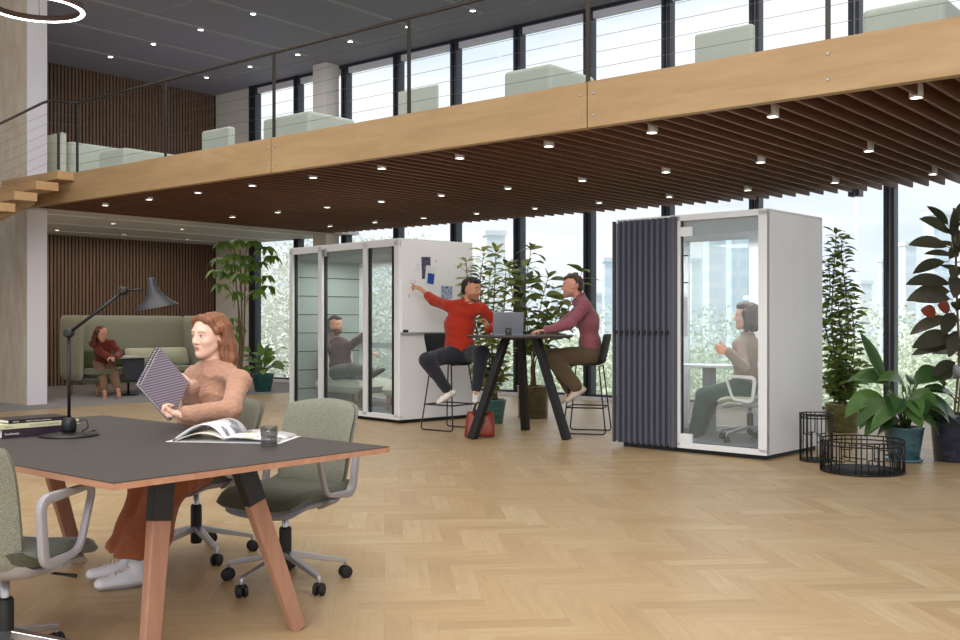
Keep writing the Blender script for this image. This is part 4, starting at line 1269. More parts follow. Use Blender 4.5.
class Sculpt:
    def __init__(s): s.p = []; s.zones = []
    def cone(s, a, b, ra, rb, k=.02, sub=False, sq=None):
        """tapered capsule; sq=(axis vector, factor) flattens it along an axis"""
        s.p.append(('c', np.array(a, float), np.array(b, float), ra, rb, k, sub, sq)); return s
    def ell(s, c, r, R=None, k=.02, sub=False):
        R = np.array(R, float) if R is not None else np.eye(3)
        s.p.append(('e', np.array(c, float), np.array(r, float), R, None, k, sub, None)); return s
    def cut(s, p, n):
        s.p.append(('p', np.array(p, float), np.array(n, float)/np.linalg.norm(n), 0, 0, 0, True, None)); return s
    def zone(s, lo, hi, h): s.zones.append((lo, hi, h)); return s
    def bake(s, h=.006, infl=0.0):
        los = []; his = []
        for q in s.p:
            if q[6]: continue
            if q[0] == 'c':
                r = max(q[3], q[4]); los.append(np.minimum(q[1], q[2])-r); his.append(np.maximum(q[1], q[2])+r)
            else:
                r = max(q[2]); los.append(q[1]-r); his.append(q[1]+r)
        lo = np.min(los, 0)-.02-infl; hi = np.max(his, 0)+.02+infl
        ax = [_axis(lo[i], hi[i], h, [(z[0][i], z[1][i], z[2]) for z in s.zones]) for i in range(3)]
        F_ = np.full([len(a) for a in ax], 1.0, np.float32)
        for q in s.p:
            k = q[5]
            if q[0] == 'p':
                g = [(ax[i]-q[1][i])*q[2][i] for i in range(3)]
                d = g[0][:, None, None]+g[1][None, :, None]+g[2][None, None, :]
                F_ = np.maximum(F_, d.astype(np.float32)); continue
            if q[0] == 'c':
                r = max(q[3], q[4])+k+.012+infl+(.02 if q[7] else 0); l = np.minimum(q[1], q[2])-r; u = np.maximum(q[1], q[2])+r
            else:
                r = max(q[2])+k+.012+infl; l = q[1]-r; u = q[1]+r
            sl = [slice(max(0, int(np.searchsorted(ax[i], l[i]))-1), int(np.searchsorted(ax[i], u[i]))+1) for i in range(3)]
            if any(x.stop-x.start < 2 for x in sl): continue
            X = ax[0][sl[0]][:, None, None]; Y = ax[1][sl[1]][None, :, None]; Z = ax[2][sl[2]][None, None, :]
            if q[0] == 'c':
                a, b = q[1], q[2]; ba = b-a; bb = max(1e-9, float(ba @ ba))
                px, py, pz = X-a[0], Y-a[1], Z-a[2]
                t = np.clip((px*ba[0]+py*ba[1]+pz*ba[2])/bb, 0, 1)
                dx, dy, dz = px-t*ba[0], py-t*ba[1], pz-t*ba[2]
                d2 = dx*dx+dy*dy+dz*dz
                if q[7] is not None:
                    n = np.array(q[7][0], float); n /= np.linalg.norm(n)
                    dn = dx*n[0]+dy*n[1]+dz*n[2]
                    d2 = d2+dn*dn*(1/q[7][1]**2-1)
                d = np.sqrt(d2)-(q[3]+(q[4]-q[3])*t)
            else:
                R = q[3]; c_ = q[1]; rr = q[2]
                px, py, pz = X-c_[0], Y-c_[1], Z-c_[2]
                qs = [(px*R[0][i]+py*R[1][i]+pz*R[2][i]) for i in range(3)]
                k0 = np.sqrt(sum((qs[i]/rr[i])**2 for i in range(3)))
                k1 = np.sqrt(sum((qs[i]/rr[i]**2)**2 for i in range(3)))+1e-9
                d = k0*(k0-1)/k1
            sub = F_[sl[0], sl[1], sl[2]]
            if q[6]:
                d = -d; hh = np.maximum(k-np.abs(sub-d), 0)/max(k, 1e-6)
                F_[sl[0], sl[1], sl[2]] = np.maximum(sub, d)+hh*hh*k/4
            else:
                hh = np.maximum(k-np.abs(sub-d), 0)/max(k, 1e-6)
                F_[sl[0], sl[1], sl[2]] = np.minimum(sub, d)-hh*hh*k/4
        F_ -= infl
        return nets(ax, F_)

def nets(ax, F_):
    ins = F_ < 0
    n = F_.shape
    c = np.zeros((n[0]-1, n[1]-1, n[2]-1), np.uint8)
    offs = [(i, j, k) for i in (0,1) for j in (0,1) for k in (0,1)]
    for i, j, k in offs: c += ins[i:n[0]-1+i, j:n[1]-1+j, k:n[2]-1+k]
    act = np.argwhere((c > 0) & (c < 8))
    vid = np.full(c.shape, -1, np.int32); vid[act[:,0], act[:,1], act[:,2]] = np.arange(len(act))
    S = np.zeros((len(act), 3)); C_ = np.zeros(len(act))
    edges = [(a, b) for a in offs for b in offs if sum(b)-sum(a) == 1 and all(y >= x for x, y in zip(a, b))]
    for a, b in edges:
        ia = act+a; ib = act+b
        va = F_[ia[:,0], ia[:,1], ia[:,2]]; vb = F_[ib[:,0], ib[:,1], ib[:,2]]
        m = (va < 0) != (vb < 0)
        t = np.where(m, va/np.where(m, va-vb, 1), 0)
        pa = np.stack([ax[q][ia[:,q]] for q in range(3)], 1); pb = np.stack([ax[q][ib[:,q]] for q in range(3)], 1)
        S += np.where(m[:,None], pa+(pb-pa)*t[:,None], 0); C_ += m
    vs = S/C_[:,None]
    quads = []
    for q in range(3):
        o = [1, 1, 1]; o[q] = 0
        sl0 = [slice(None)]*3; sl1 = [slice(None)]*3
        sl0[q] = slice(0, n[q]-1); sl1[q] = slice(1, n[q])
        A = ins[tuple(sl0)]; B = ins[tuple(sl1)]
        e = np.argwhere(A != B)
        u, w = (q+1) % 3, (q+2) % 3
        e = e[(e[:,u] > 0) & (e[:,w] > 0) & (e[:,u] < n[u]-1) & (e[:,w] < n[w]-1)]
        def g(du, dw):
            x = e.copy(); x[:,u] += du; x[:,w] += dw; return vid[x[:,0], x[:,1], x[:,2]]
        Q = np.stack([g(-1,-1), g(0,-1), g(0,0), g(-1,0)], 1)
        fl = A[e[:,0], e[:,1], e[:,2]]
        Q[~fl] = Q[~fl][:, ::-1]
        quads.append(Q)
    Q = np.concatenate(quads)
    return vs, Q[(Q >= 0).all(1)]

def wav(p, seed, fr):
    r = np.random.RandomState(seed); o = np.zeros(len(p))
    for i in range(7):
        d = r.normal(size=3); d /= np.linalg.norm(d)
        o += np.sin(p @ d*fr*r.uniform(.6, 1.7)+r.uniform(0, 6))
    return o/7

def sculpt_obj(name, sc_, mat, parent=None, base=(0,0,0), h=.006, infl=0, paint=None, folds=None, relax=1):
    vs, Q = sc_.bake(h, infl)
    # light relaxation removes the stair steps of the grid
    for _ in range(relax):
        acc = np.zeros_like(vs); cnt = np.zeros(len(vs))
        for i in range(4):
            a, b = Q[:, i], Q[:, (i+1) % 4]
            np.add.at(acc, a, vs[b]); np.add.at(cnt, a, 1)
        vs = vs*.5+acc/np.maximum(cnt, 1)[:,None]*.5
    if folds:
        amp, fr, seed = folds[:3]
        nrm = np.zeros_like(vs)
        fn = np.cross(vs[Q[:,2]]-vs[Q[:,0]], vs[Q[:,3]]-vs[Q[:,1]])
        for i in range(4): np.add.at(nrm, Q[:, i], fn)
        nrm /= np.linalg.norm(nrm, axis=1)[:,None]+1e-9
        q = vs.copy(); q[:,2] *= (folds[3] if len(folds) > 3 else 1)
        w = wav(q+.03*np.stack([wav(q, seed+5, fr*.5)]*3, 1), seed, fr)
        vs = vs+nrm*(amp*(1-2*np.abs(w)**.7))[:,None]
    me = bpy.data.meshes.new(name)
    B = np.array(base)
    me.from_pydata((vs-B).tolist(), [], Q.tolist())
    me.polygons.foreach_set('use_smooth', [True]*len(me.polygons))
    if paint is not None:
        col = np.ones((len(vs), 4), np.float32)
        col[:, :3] = paint(vs)
        at = me.color_attributes.new('Col', 'FLOAT_COLOR', 'POINT')
        at.data.foreach_set('color', col.ravel())
    me.materials.append(mat); me.update()
    o = bpy.data.objects.new(name, me); COL.objects.link(o)
    if parent is not None: o.parent = parent
    else: o.location = base
    return o

def skin_mat():
    g = N('skin'); a = g.n('ShaderNodeVertexColor'); a.layer_name = 'Col'
    g.pr(Base_Color=a.outputs[0], Roughness=.52, Subsurface_Weight=.12, Specular_IOR_Level=.35)
    g.p.inputs['Subsurface Radius'].default_value = (.012, .005, .003)
    g.p.inputs['Subsurface Scale'].default_value = 1.0
    return g.m
M['skin'] = skin_mat()
def cloth_mat(name, c, c2=None, scale=260, bump=.35, mel=.0, rough=.9, wr=.85):
    g = N(name); v = g.coord()
    f = g.noise(v, scale, 2, .6); m2 = g.ramp(g.noise(v, 34, 6, .8), [(.42, (0,0,0,1)), (.6, (1,1,1,1))])
    col = g.mix(f, c2 or shade(c, .75), c)
    if mel: col = g.mix(g.math('MULTIPLY', m2, mel), col, shade(c, .55))
    g.pr(Base_Color=col, Roughness=rough, Sheen_Weight=.2, Specular_IOR_Level=.2)
    w = g.noise(g.coord(scale=(1,1,1.7)), 11, 4, .55, 1.2)
    w = g.math('ABSOLUTE', g.math('SUBTRACT', w, .5))
    g.bump(g.math('ADD', g.math('MULTIPLY', f, .05*bump/.35), g.math('MULTIPLY', w, wr)), .7, .03)
    return g.m
def hair_mat(name, c1, c2, stretch=(60, 60, 4)):
    g = N(name); v = g.coord(scale=stretch)
    f = g.noise(v, 1.6, 4, .65, .4)
    g.pr(Base_Color=g.ramp(f, [(.3, c1), (.7, c2)]), Roughness=.42, Specular_IOR_Level=.4)
    g.bump(f, .6, .006)
    return g.m

ZU = np.array((0., 0., 1.))
def npv(a): return np.array(a, float)
def unit(a): a = npv(a); return a/(np.linalg.norm(a)+1e-12)
def ik(S, T, l1, l2, pole):
    S, T = npv(S), npv(T); d = T-S; L = np.linalg.norm(d)
    if L > (l1+l2)*.995: T = S+d/L*(l1+l2)*.995; d = T-S; L = np.linalg.norm(d)
    a = (l1*l1-l2*l2+L*L)/(2*L); h = math.sqrt(max(0, l1*l1-a*a))
    u = d/L; p = npv(pole); p = p-u*(p @ u); p = unit(p)
    return S+u*a+p*h, T

def hand(s, W, d, nrm, thumb, curl=(.5,.5,.5,.55), sc=1.0, k=.005, thumb_out=.6, spread=.0, tcurl=.4):
    """palm from wrist W along d; nrm = out of the palm; thumb = direction of the thumb side"""
    W = npv(W); d = unit(d); nrm = unit(npv(nrm)-d*(npv(nrm) @ d)); th = unit(npv(thumb)-d*(npv(thumb) @ d)-nrm*(npv(thumb) @ nrm))
    s.cone(W-d*.01*sc, W+d*.03*sc, .021*sc, .022*sc, .012, sq=(nrm, .75))
    kn = []
    for i in range(4):
        y = (.030-.0195*i)*sc; L = (.088, .092, .086, .077)[i]*sc
        a = W+d*.018*sc+th*y*.7; c_ = W+d*L+th*y*1.05
        s.cone(a, c_, .0125*sc, .0112*sc, .012); kn.append(c_)
    for i in range(4):
        L = (.070, .078, .072, .056)[i]*sc; c0 = curl[i]; p = kn[i]; ang = c0*.75
        sp = th*(spread*(1.5-i)/1.5)
        for j, (f, r0, r1) in enumerate(((.45,.0096,.0088),(.30,.0088,.0080),(.25,.0080,.0066))):
            dd = unit(d*math.cos(ang)+nrm*math.sin(ang)+sp)
            q = p+dd*L*f; s.cone(p, q, r0*sc, r1*sc, k); p = q; ang += c0*1.05
    p = W+d*.028*sc+th*.024*sc+nrm*.006*sc
    dd = unit(d*(1-thumb_out*.6)+th*thumb_out+nrm*.35)
    q = p+dd*.042*sc; s.cone(p, q, .0145*sc, .0115*sc, .012)
    dd = unit(d*(1-thumb_out*.2)+th*thumb_out*(1-tcurl)+nrm*(.3+tcurl)); p = q; q = p+dd*.030*sc; s.cone(p, q, .0112*sc, .0098*sc, k)
    dd = unit(dd+nrm*tcurl*.6-th*tcurl*.3); p = q; q = p+dd*.026*sc; s.cone(p, q, .0098*sc, .0078*sc, k)

def head_axes(fd, up=(0,0,1)):
    f = unit(fd); u = npv(up); r = unit(np.cross(f, u)); u = np.cross(r, f)
    return np.stack([r, f, u], 1)      # columns: right, forward, up

def head(s, c, A, sc=1.0, fem=False, k=1.0):
    def P(x, y, z): return npv(c)+A @ (npv((x, y, z))*sc)
    def E(c_, r, kk=.02, sub=False, R=None): s.ell(P(*c_), npv(r)*sc, A if R is None else A @ R, kk*sc, sub)
    def Cn(a, b, ra, rb, kk=.012, sub=False): s.cone(P(*a), P(*b), ra*sc, rb*sc, kk*sc, sub)
    jw = .9 if fem else 1.0
    E((0, -.018, .035), (.073, .092, .083)); E((0, .012, .03), (.066, .072, .075), .03)
    E((0, .028, -.02), (.058*(.96 if fem else 1.02), .060, .075), .03)
    E((0, .045, -.062), (.044*jw, .042, .038), .03)
    Cn((-.045*jw, .005, -.05), (-.012, .068, -.088), .016, .014, .025); Cn((.045*jw, .005, -.05), (.012, .068, -.088), .016, .014, .025)
    E((0, .078, -.088), (.019*jw, .016, .014), .018)
    E((-.034, .062, -.022), (.022, .022, .020), .02); E((.034, .062, -.022), (.022, .022, .020), .02)
    Cn((-.036, .074, .030), (.036, .074, .030), .011, .011, .02)
    for sx in (-1, 1):
        E((sx*.031, .098, .010), (.017, .016, .010), .014, True)
        E((sx*.031, .0735, .008), (.0135, .0135, .0125), .003)
        Cn((sx*.019, .0865, .0150), (sx*.044, .0800, .0150), .0032, .003, .004)
        Cn((sx*.020, .0850, .0015), (sx*.043, .0795, .002), .0025, .0025, .004)
        E((sx*.075, -.006, .0), (.008, .018, .030), .008)
        E((sx*.079, .0, .0), (.006, .010, .018), .004, True)
    Cn((0, .082, .022), (0, .104, -.018), .0075, .0098, .012); E((0, .104, -.022), (.0125, .0105, .0095), .008)
    for sx in (-1, 1): E((sx*.0115, .094, -.026), (.0078, .009, .007), .005)
    Cn((-.016, .0865, -.052), (.016, .0865, -.052), .0052, .0052, .006); E((0, .0905, -.0505), (.011, .0068, .0050), .005)
    E((0, .089, -.0605), (.016, .0078, .0058), .005)
    E((0, .099, -.0556), (.022, .008, .0013), .003, True)
    return P

def face_paint(P, A, c, sc, skin, lips, brow, iris, beard=None, hairline=None):
    c = npv(c)
    def f(vs):
        q = (vs-c) @ A/sc
        col = np.tile(npv(skin), (len(vs), 1))
        def mixin(m, cc): m = np.clip(m, 0, 1)[:,None]; col[:] = col*(1-m)+npv(cc)*m
        def el(cx, cy, cz, rx, ry, rz, soft=.25):
            d = np.sqrt(((q[:,0]-cx)/rx)**2+((q[:,1]-cy)/ry)**2+((q[:,2]-cz)/rz)**2); return (1-d)/soft
        for sx in (-1, 1): mixin(el(sx*.036, .07, -.025, .024, .04, .020, 1.2)*.35, npv(skin)*npv((1.05,.80,.78)))
        mixin(el(0, .11, -.02, .016, .02, .016, 1.)*.3, npv(skin)*npv((1.03,.84,.8)))
        if beard is not None:
            b = np.clip((-q[:,2]-.036)/.012, 0, 1)*np.clip((q[:,1]+.0)/.02, 0, 1)*(q[:,2] > -.13)
            mixin(b*beard[1], beard[0])
        mixin(el(0, .09, -.0515, .021, .03, .0055), lips); mixin(el(0, .09, -.0605, .019, .03, .006), lips)
        mixin(el(0, .09, -.0556, .021, .03, .0016, .4)*.8, npv(lips)*.4)
        for sx in (-1, 1):
            mixin(el(sx*.0315, .085, .0082, .0125, .02, .0060, .3), (.80, .78, .76))
            mixin(el(sx*.0300, .085, .0084, .0062, .03, .0068, .3), iris)
            mixin(el(sx*.0300, .085, .0084, .0028, .03, .0030, .3), (.01,.01,.01))
            mixin(el(sx*.0315, .085, .0142, .0160, .02, .0026, .5), npv(brow)*.25)
            for t in (0, .25, .5, .75, 1):
                mixin(el(sx*(.017+.030*t), .08, .027+.006*math.sin(PI*(t*.8+.1)), .007, .03, .0034, .5)*.9, brow)
        return col
    return f

def person(name, label, J, look, skin, parts, h=.007, zones=True, headsc=1.0, fem=False, lips=None, brow=(.05,.03,.02), iris=(.06,.05,.04), beard=None, base=None, hands=None, group=None, neckr=.050, bulk=1.0, extra=None, nframe=None):
    """J: pelvis, chest, neck, head, shoulders sh[2], elbows, wrists, hips, knees, ankles (index 0 = person's left, 1 = right)"""
    s = Sculpt(); A = head_axes(*look)
    P = head(s, J['head'], A, headsc, fem)
    hc = npv(J['head'])
    s.cone(P(0, -.02, -.045), npv(J['neck'])+npv((0,0,-.02)), neckr*.98, neckr*1.08, .02)
    torso(s, J, fem, .93*bulk, 'all')
    for i in (0, 1):
        s.cone(J['sh'][i], J['el'][i], .040*bulk, .034*bulk, .02)
        s.cone(J['el'][i], J['wr'][i], .036*bulk, .023, .02)
        s.cone(J['hip'][i], J['kn'][i], .068*bulk, .048*bulk, .03)
        s.cone(J['kn'][i], J['an'][i], .046*bulk, .032, .02)
        s.cone(npv(J['an'][i]), npv(J['an'][i])*.5+npv(J['toe'][i])*.5-ZU*.02, .026, .020, .02)
    for i in (0, 1):
        if hands and hands[i]: hand(s, J['wr'][i], **hands[i])
    s.zones = []
    if zones:
        r = .135*headsc
        s.zone(hc-r, hc+r, .0034 if zones is True else zones)
        for i in (0, 1):
            w = npv(J['wr'][i])+unit(hands[i]['d'])*.08 if hands and hands[i] else npv(J['wr'][i])
            s.zone(w-.11, w+.11, .0045 if zones is True else zones*1.25)
    if extra: extra(s, P)
    base = base if base is not None else (J['pelvis'][0], J['pelvis'][1], 0)
    pt = face_paint(P, A, J['head'], headsc, skin, lips or npv(skin)*npv((.85,.5,.5)), brow, iris, beard)
    o = sculpt_obj(name, s, M['skin'], None, base, h, 0, pt, relax=1 if zones else 1)
    tag(o, label, 'person', group)
    return o, P, A

def torso(s, J, fem, b=1.0, which='all'):
    pe, ch, ne = npv(J['pelvis']), npv(J['chest']), npv(J['neck'])
    up = unit(ch-pe); L, R = npv(J['sh'][0]), npv(J['sh'][1]); side = unit(R-L); fr = unit(np.cross(up, side))
    A = np.stack([side, fr, np.cross(side, fr)], 1)
    hs = unit(npv(J['hip'][1])-npv(J['hip'][0]))
    if which in ('all', 'low'):
        s.ell(pe, npv((.165 if not fem else .170, .115, .10))*b, np.stack([hs, unit(np.cross((0,0,1), hs)), (0,0,1)], 1), .04)
    if which in ('all', 'top'):
        w = pe*.55+ch*.45
        s.ell(pe*.75+ch*.25, npv((.140 if not fem else .128, .098, .12))*b, A, .05)
        s.ell(w, npv((.135 if not fem else .115, .092, .12))*b, A, .05)
        s.ell(ch, npv((.155 if not fem else .132, .105 if not fem else .092, .15))*b, A, .05)
        s.ell(ch*.45+ne*.55, npv((.15 if not fem else .125, .078, .075))*b, A, .05)
        for i in (0, 1):
            s.cone(ne*.9+ch*.1-up*.01, npv(J['sh'][i]), .048*b, .050*b, .04)
        if fem:
            for i in (-1, 1): s.ell(ch+side*.060*i*-1+fr*.055-up*.015, npv((.054, .050, .062))*b, A, .06)

def sleeves(s, J, r0=.050, r1=.042, r2=.034, cuff=(1, 1), k=.025):
    for i in (0, 1):
        S, E_, W = npv(J['sh'][i]), npv(J['el'][i]), npv(J['wr'][i])
        s.cone(S, E_, r0, r1, .03)
        e = E_+(W-E_)*cuff[i]
        s.cone(E_, e, r1, r1+(r2-r1)*cuff[i], k)
        if cuff[i] > .8:
            d = unit(W-E_)
            for q in range(3): s.cone(e-d*(.012+.028*q), e-d*(.010+.028*q), r2+.004, r2+.004, .008)

def seated(P0, facing, seat, lean=.08, tl=1.0, twist=0, hipw=.09, shw=.18, torso_len=.48, headoff=.17, ankles=None, toes=None, wr=None, pole=None, thigh=.44, shin=.43, ua=.29, fa_=.26, kpole=None, headfwd=.02, hipz=.085, shd=.06):
    f = unit((facing[0], facing[1], 0)); r = npv((f[1], -f[0], 0)); z = npv((0,0,1))
    pe = npv((P0[0], P0[1], seat+hipz))
    up = unit(z+f*lean)
    ch = pe+up*torso_len*.62; ne = pe+up*torso_len*1.02
    ct, st = math.cos(twist), math.sin(twist)
    rs_ = r*ct+f*st; fs_ = f*ct-r*st
    sh = [ne-up*shd-rs_*shw, ne-up*shd+rs_*shw]
    hip = [pe-r*hipw, pe+r*hipw]
    J = dict(pelvis=pe, chest=ch, neck=ne, head=ne+up*headoff*.92+fs_*headfwd, sh=sh, hip=hip, f=f, r=r, up=up)
    J['el'] = []; J['wr'] = []; J['kn'] = []; J['an'] = []; J['toe'] = []
    for i in (0, 1):
        e, w = ik(sh[i], wr[i], ua, fa_, (pole[i] if pole else -z-f*.3+(r if i else -r)*.3))
        J['el'].append(e); J['wr'].append(w)
        k_, a = ik(hip[i], ankles[i], thigh, shin, (kpole[i] if kpole else z+f*.6))
        J['kn'].append(k_); J['an'].append(a)
        J['toe'].append(a+unit(toes[i] if toes else f)*.13)
    return J

def collar(J, P, mat, parent, r=.060, tube=.007, dz=.0, tilt=.25):
    ne = npv(J['neck']); up = unit(npv(J['head'])-ne+npv(J['up'])*.3); L_, R_ = npv(J['sh'][0]), npv(J['sh'][1])
    s_ = unit(R_-L_); f_ = unit(np.cross(up, s_)); f2 = unit(f_-up*tilt)
    c_ = ne+up*dz-npv(parent.location)
    pts = [Vector(c_+s_*r*1.08*math.cos(a)+f2*r*math.sin(a)) for a in [2*PI*k/28 for k in range(28)]]
    b = MB(); b.tube(pts, tube, 8, closed=True); return b.build('collar', mat, parent)

def shoe(name, an, toe_dir, mat, sole, parent, base, high=.0, sc=1.0, pitch=0, laces=None):
    d = unit(toe_dir); z = npv((0,0,1)); z = unit(z-d*(z @ d)); an = npv(an)
    s = Sculpt(); sd_ = np.cross(d, z)
    bz = an-z*.048*sc
    s.cone(bz-d*.045*sc, bz+d*.05*sc, .036*sc, .036*sc, .02); s.cone(bz+d*.05*sc, bz+d*.155*sc-z*.004, .039*sc, .034*sc, .02, sq=(z, .8))
    s.cone(bz+z*.02, an+z*(.01+high), .036*sc, .037*sc, .02)
    s.cone(an-z*.02+d*.01, bz+d*.10*sc+z*.012, .030*sc, .022*sc, .02)
    s.cut(bz-z*.020*sc, -z)
    o = sculpt_obj(name, s, mat, parent, base, .005)
    if laces:
        for q in range(5):
            c_ = bz+d*(.035+.018*q)*sc+z*(.066-.0075*q)*sc
            lb = MB(); lb.tube([Vector(c_-sd_*.022-z*.006-np.array(base)), Vector(c_+z*.004-np.array(base)), Vector(c_+sd_*.022-z*.006-np.array(base))], .0035, 6); lb.build('lace', laces, o)
    s = Sculpt()
    s.cone(bz-d*.05*sc, bz+d*.05*sc, .040*sc, .041*sc, .015, sq=(z, .99)); s.cone(bz+d*.05*sc, bz+d*.155*sc, .043*sc, .036*sc, .015)
    s.cut(bz-z*.012*sc, z); s.cut(bz-z*.036*sc, -z)
    sculpt_obj('sole', s, sole, o, base, .005)
    return o
# ---------------------------------------------------------------- the people
SK = lambda r, g_, b_: tuple(srgb(r, g_, b_)[:3])
def cw(px, py, f):
    g = gf(px, f); return npv((g.x, g.y, zat(py, f)))
def camdir(r, f, z=0):
    x, y = world(r, f); return npv((x, y, z))
ZU = npv((0,0,1))

# --- woman at the desk -------------------------------------------------------
pel = npv((-4.70, 3.38, 0))
wl = cw(186, 415, 5.05); wr_ = cw(192, 387, 5.33)
J = seated(pel, (-.10, -1), .475, lean=.06, shw=.152, torso_len=.445, headoff=.165, twist=-.0, hipw=.085,
    ankles=[npv(gf(137, 4.96))+ZU*.09, npv(gf(129, 5.10))+ZU*.09], toes=[camdir(-.8,-.55), camdir(-.9,-.3)], wr=[wl, wr_],
    pole=[npv((.7,.2,-.6)), npv((-.5,.2,-.9))], ua=.265, fa_=.235, thigh=.42, shin=.41, headfwd=.015, shd=.078)
J['neck'] = cw(214, 364, 5.56); J['sh'][0] = cw(239, 381, 5.44); J['sh'][1] = cw(195, 378, 5.64); J['chest'] = cw(215, 396, 5.58)
for i, pl in ((0, npv((.75,-.1,-.5))), (1, npv((-.5,.2,-.9)))): J['el'][i], J['wr'][i] = ik(J['sh'][i], (wl, wr_)[i], .265, .24, pl)
J['head'] = cw(210, 336, fwd(J['neck'][0], J['neck'][1])-.02)
look = (camdir(-.56, -.83, -.10), (0.02, 0, 1))
A_, B_, C_, D_, NN = NB
nn = npv(NN); 
hl = dict(d=camdir(-.93, -.15, .10), nrm=camdir(-.15, -.35, 1.0), thumb=camdir(-.1, -.9, .5), curl=(.9,.95,1.0,1.05), sc=.92, thumb_out=.5, tcurl=.5)
hr_ = dict(d=camdir(-.62, -.25, .55), nrm=camdir(-.55, -.75, -.2), thumb=camdir(-.5, .0, .9), curl=(.55,.6,.65,.7), sc=.9, thumb_out=.45, tcurl=.3)
w1, P1, A1h = person('person', 'red-haired woman in a beige sweater seated at the charcoal table with a notebook', J, look,
    SK(240,198,178), None, h=.0065, fem=True, lips=SK(206,132,120), brow=SK(150,98,66), iris=SK(70,62,54), hands=[hl, hr_], neckr=.044, bulk=.88, headsc=1.02)
base = tuple(w1.location)
s = Sculpt(); torso(s, J, True, 1.08, 'top'); torso(s, J, True, 1.0, 'low')
sleeves(s, J, .048, .042, .031, (1.0, 1.0))
ne = npv(J['neck'])
s.cone(ne-ZU*.05, ne-ZU*.0, .070, .056, .03)
s.ell(P1(0,-.01,-.12), (.062,.062,.03), None, .012, True)
s.cut(J['pelvis']-ZU*.06, -ZU)
sculpt_obj('sweater', s, cloth_mat('beige melange knit', srgb(204,160,136), srgb(172,126,102), 240, .6, .5), w1, base, .0055, .004, folds=(.009, 26, 3, 1.3))
collar(J, P1, cloth_mat('beige ribbed collar', srgb(192,148,126)), w1, .058, .0075, .012)
s = Sculpt(); torso(s, J, True, 1.02, 'low')
for i in (0, 1):
    hp, kn, an = npv(J['hip'][i]), npv(J['kn'][i]), npv(J['an'][i])
    s.cone(hp, kn, .092, .078, .04); s.cone(kn, kn*.4+an*.6-ZU*.0, .080, .094, .04); s.cone(kn*.4+an*.6, an+ZU*.03, .094, .108, .04)
s.cut(npv((0,0,.155)), -ZU)
sculpt_obj('trousers', s, cloth_mat('rust wide trousers', srgb(172,100,62), srgb(146,80,48), 200, .2, .2), w1, base, .008, .004, folds=(.012, 34, 8, .18))
wht = plain('white trainer leather', srgb(222,222,226), .5); solem = plain('light grey rubber sole', srgb(172,168,170), .6)
for i, an in enumerate(J['an']):
    shoe('shoe', an, camdir(-.80, -.58), wht, solem, w1, base, .03, 1.06, laces=LW) if i == 0 else shoe('shoe', an, camdir(-.92, -.3), wht, solem, w1, base, .03, 1.06, laces=LW)
# hair
s = Sculpt()
def HC(pts, rs_, k=.02):
    for (a, b), (ra, rb) in zip(zip(pts[:-1], pts[1:]), zip(rs_[:-1], rs_[1:])): s.cone(P1(*a), P1(*b), ra, rb, k)
s.ell(P1(0, -.030, .048), (.077,.088,.078), A1h, .02); s.ell(P1(0, .020, .082), (.066,.058,.034), A1h, .02)
HC([(.0,.055,.108), (-.055,.045,.085), (-.078,.022,.03), (-.082,.0,-.03), (-.080,-.01,-.10), (-.085,.0,-.17)], [.010,.013,.013,.013,.014,.008])
HC([(.0,.055,.108), (.055,.045,.085), (.076,.022,.03), (.080,-.01,-.03), (.078,-.03,-.10), (.070,-.04,-.15)], [.010,.013,.012,.012,.012,.008])
for x, l, y in ((-.075,-.215,-.02), (-.06,-.20,-.06), (-.03,-.19,-.085), (.0,-.185,-.09), (.03,-.18,-.085), (.06,-.17,-.06)):
    HC([(x*.9, y-.0, .04), (x*1.05, y-.02, -.05), (x*1.15-.01, y-.02, -.12), (x*1.1-.02, y-.005, l)], [.034,.030,.024,.010])
s.ell(P1(0, .075, .0), (.056,.062,.088), A1h, .015, True)
for sx in (-1, 1): s.ell(P1(sx*.080, .012, -.004), (.020,.020,.024), A1h, .008, True)
sculpt_obj('hair', s, hair_mat('copper red hair', srgb(98,58,40), srgb(160,108,76), (70,70,5)), w1, base, .0045, 0, folds=(.0035, 120, 4, .12))

# --- man in red --------------------------------------------------------------
M['skin_note'] = None; del M['skin_note']
S1v = npv((S1.x, S1.y, 0))
pr_ = npv(cw(459, 345, 12.12)); pr_[2] = 0
face1 = camdir(.45, -.72)
wl_ = cw(488, 329, 11.85); wri = cw(421, 289, 12.55)
anL = cw(476, 391, 11.72); anR = cw(448, 391, 11.80)
J = seated(pr_, face1, .80, lean=.02, shw=.185, torso_len=.52, headoff=.17, twist=-.25,
    ankles=[anL, anR], toes=[camdir(-.05,-.95,-.35), camdir(-.85,-.45,-.5)], wr=[wl_, wri], pole=[npv(camdir(.9,.2,-.9)), npv((0,0,-1))],
    kpole=[camdir(.45,-.5,1), camdir(-.9,-.4,1)])
J['sh'][1] = cw(449, 306, 12.15); J['sh'][0] = cw(482, 309, 11.98); J['neck'] = cw(467, 300, 12.05); J['head'] = cw(471.5, 289.5, 11.98)
for i, w, pl in ((0, wl_, npv(camdir(.9,.3,-1))), (1, wri, npv((0,0,-1)))):
    J['el'][i], J['wr'][i] = ik(J['sh'][i], w, .30, .28, pl)
m1, Pm, Am = person('person', 'dark-haired man in a red sweater on a bar stool, stretching his arm to the whiteboard', J, (camdir(.78, -.55, -.12), (.0,.0,1)),
    SK(196,142,112), None, h=.008, zones=.0042, brow=SK(40,26,20), lips=SK(170,100,86), beard=(SK(90,62,48), .55), headsc=1.14, bulk=1.1,
    hands=[dict(d=camdir(-.35,-.3,.85), nrm=camdir(-.7,-.6,.1), thumb=camdir(.3,-.6,.6), curl=(.35,.4,.5,.55), thumb_out=.7), dict(d=camdir(-.85,.1,.35), nrm=camdir(-.2,.5,-.6), thumb=camdir(-.3,-.3,.8), curl=(.8,.95,1.1,1.1), thumb_out=.3)])
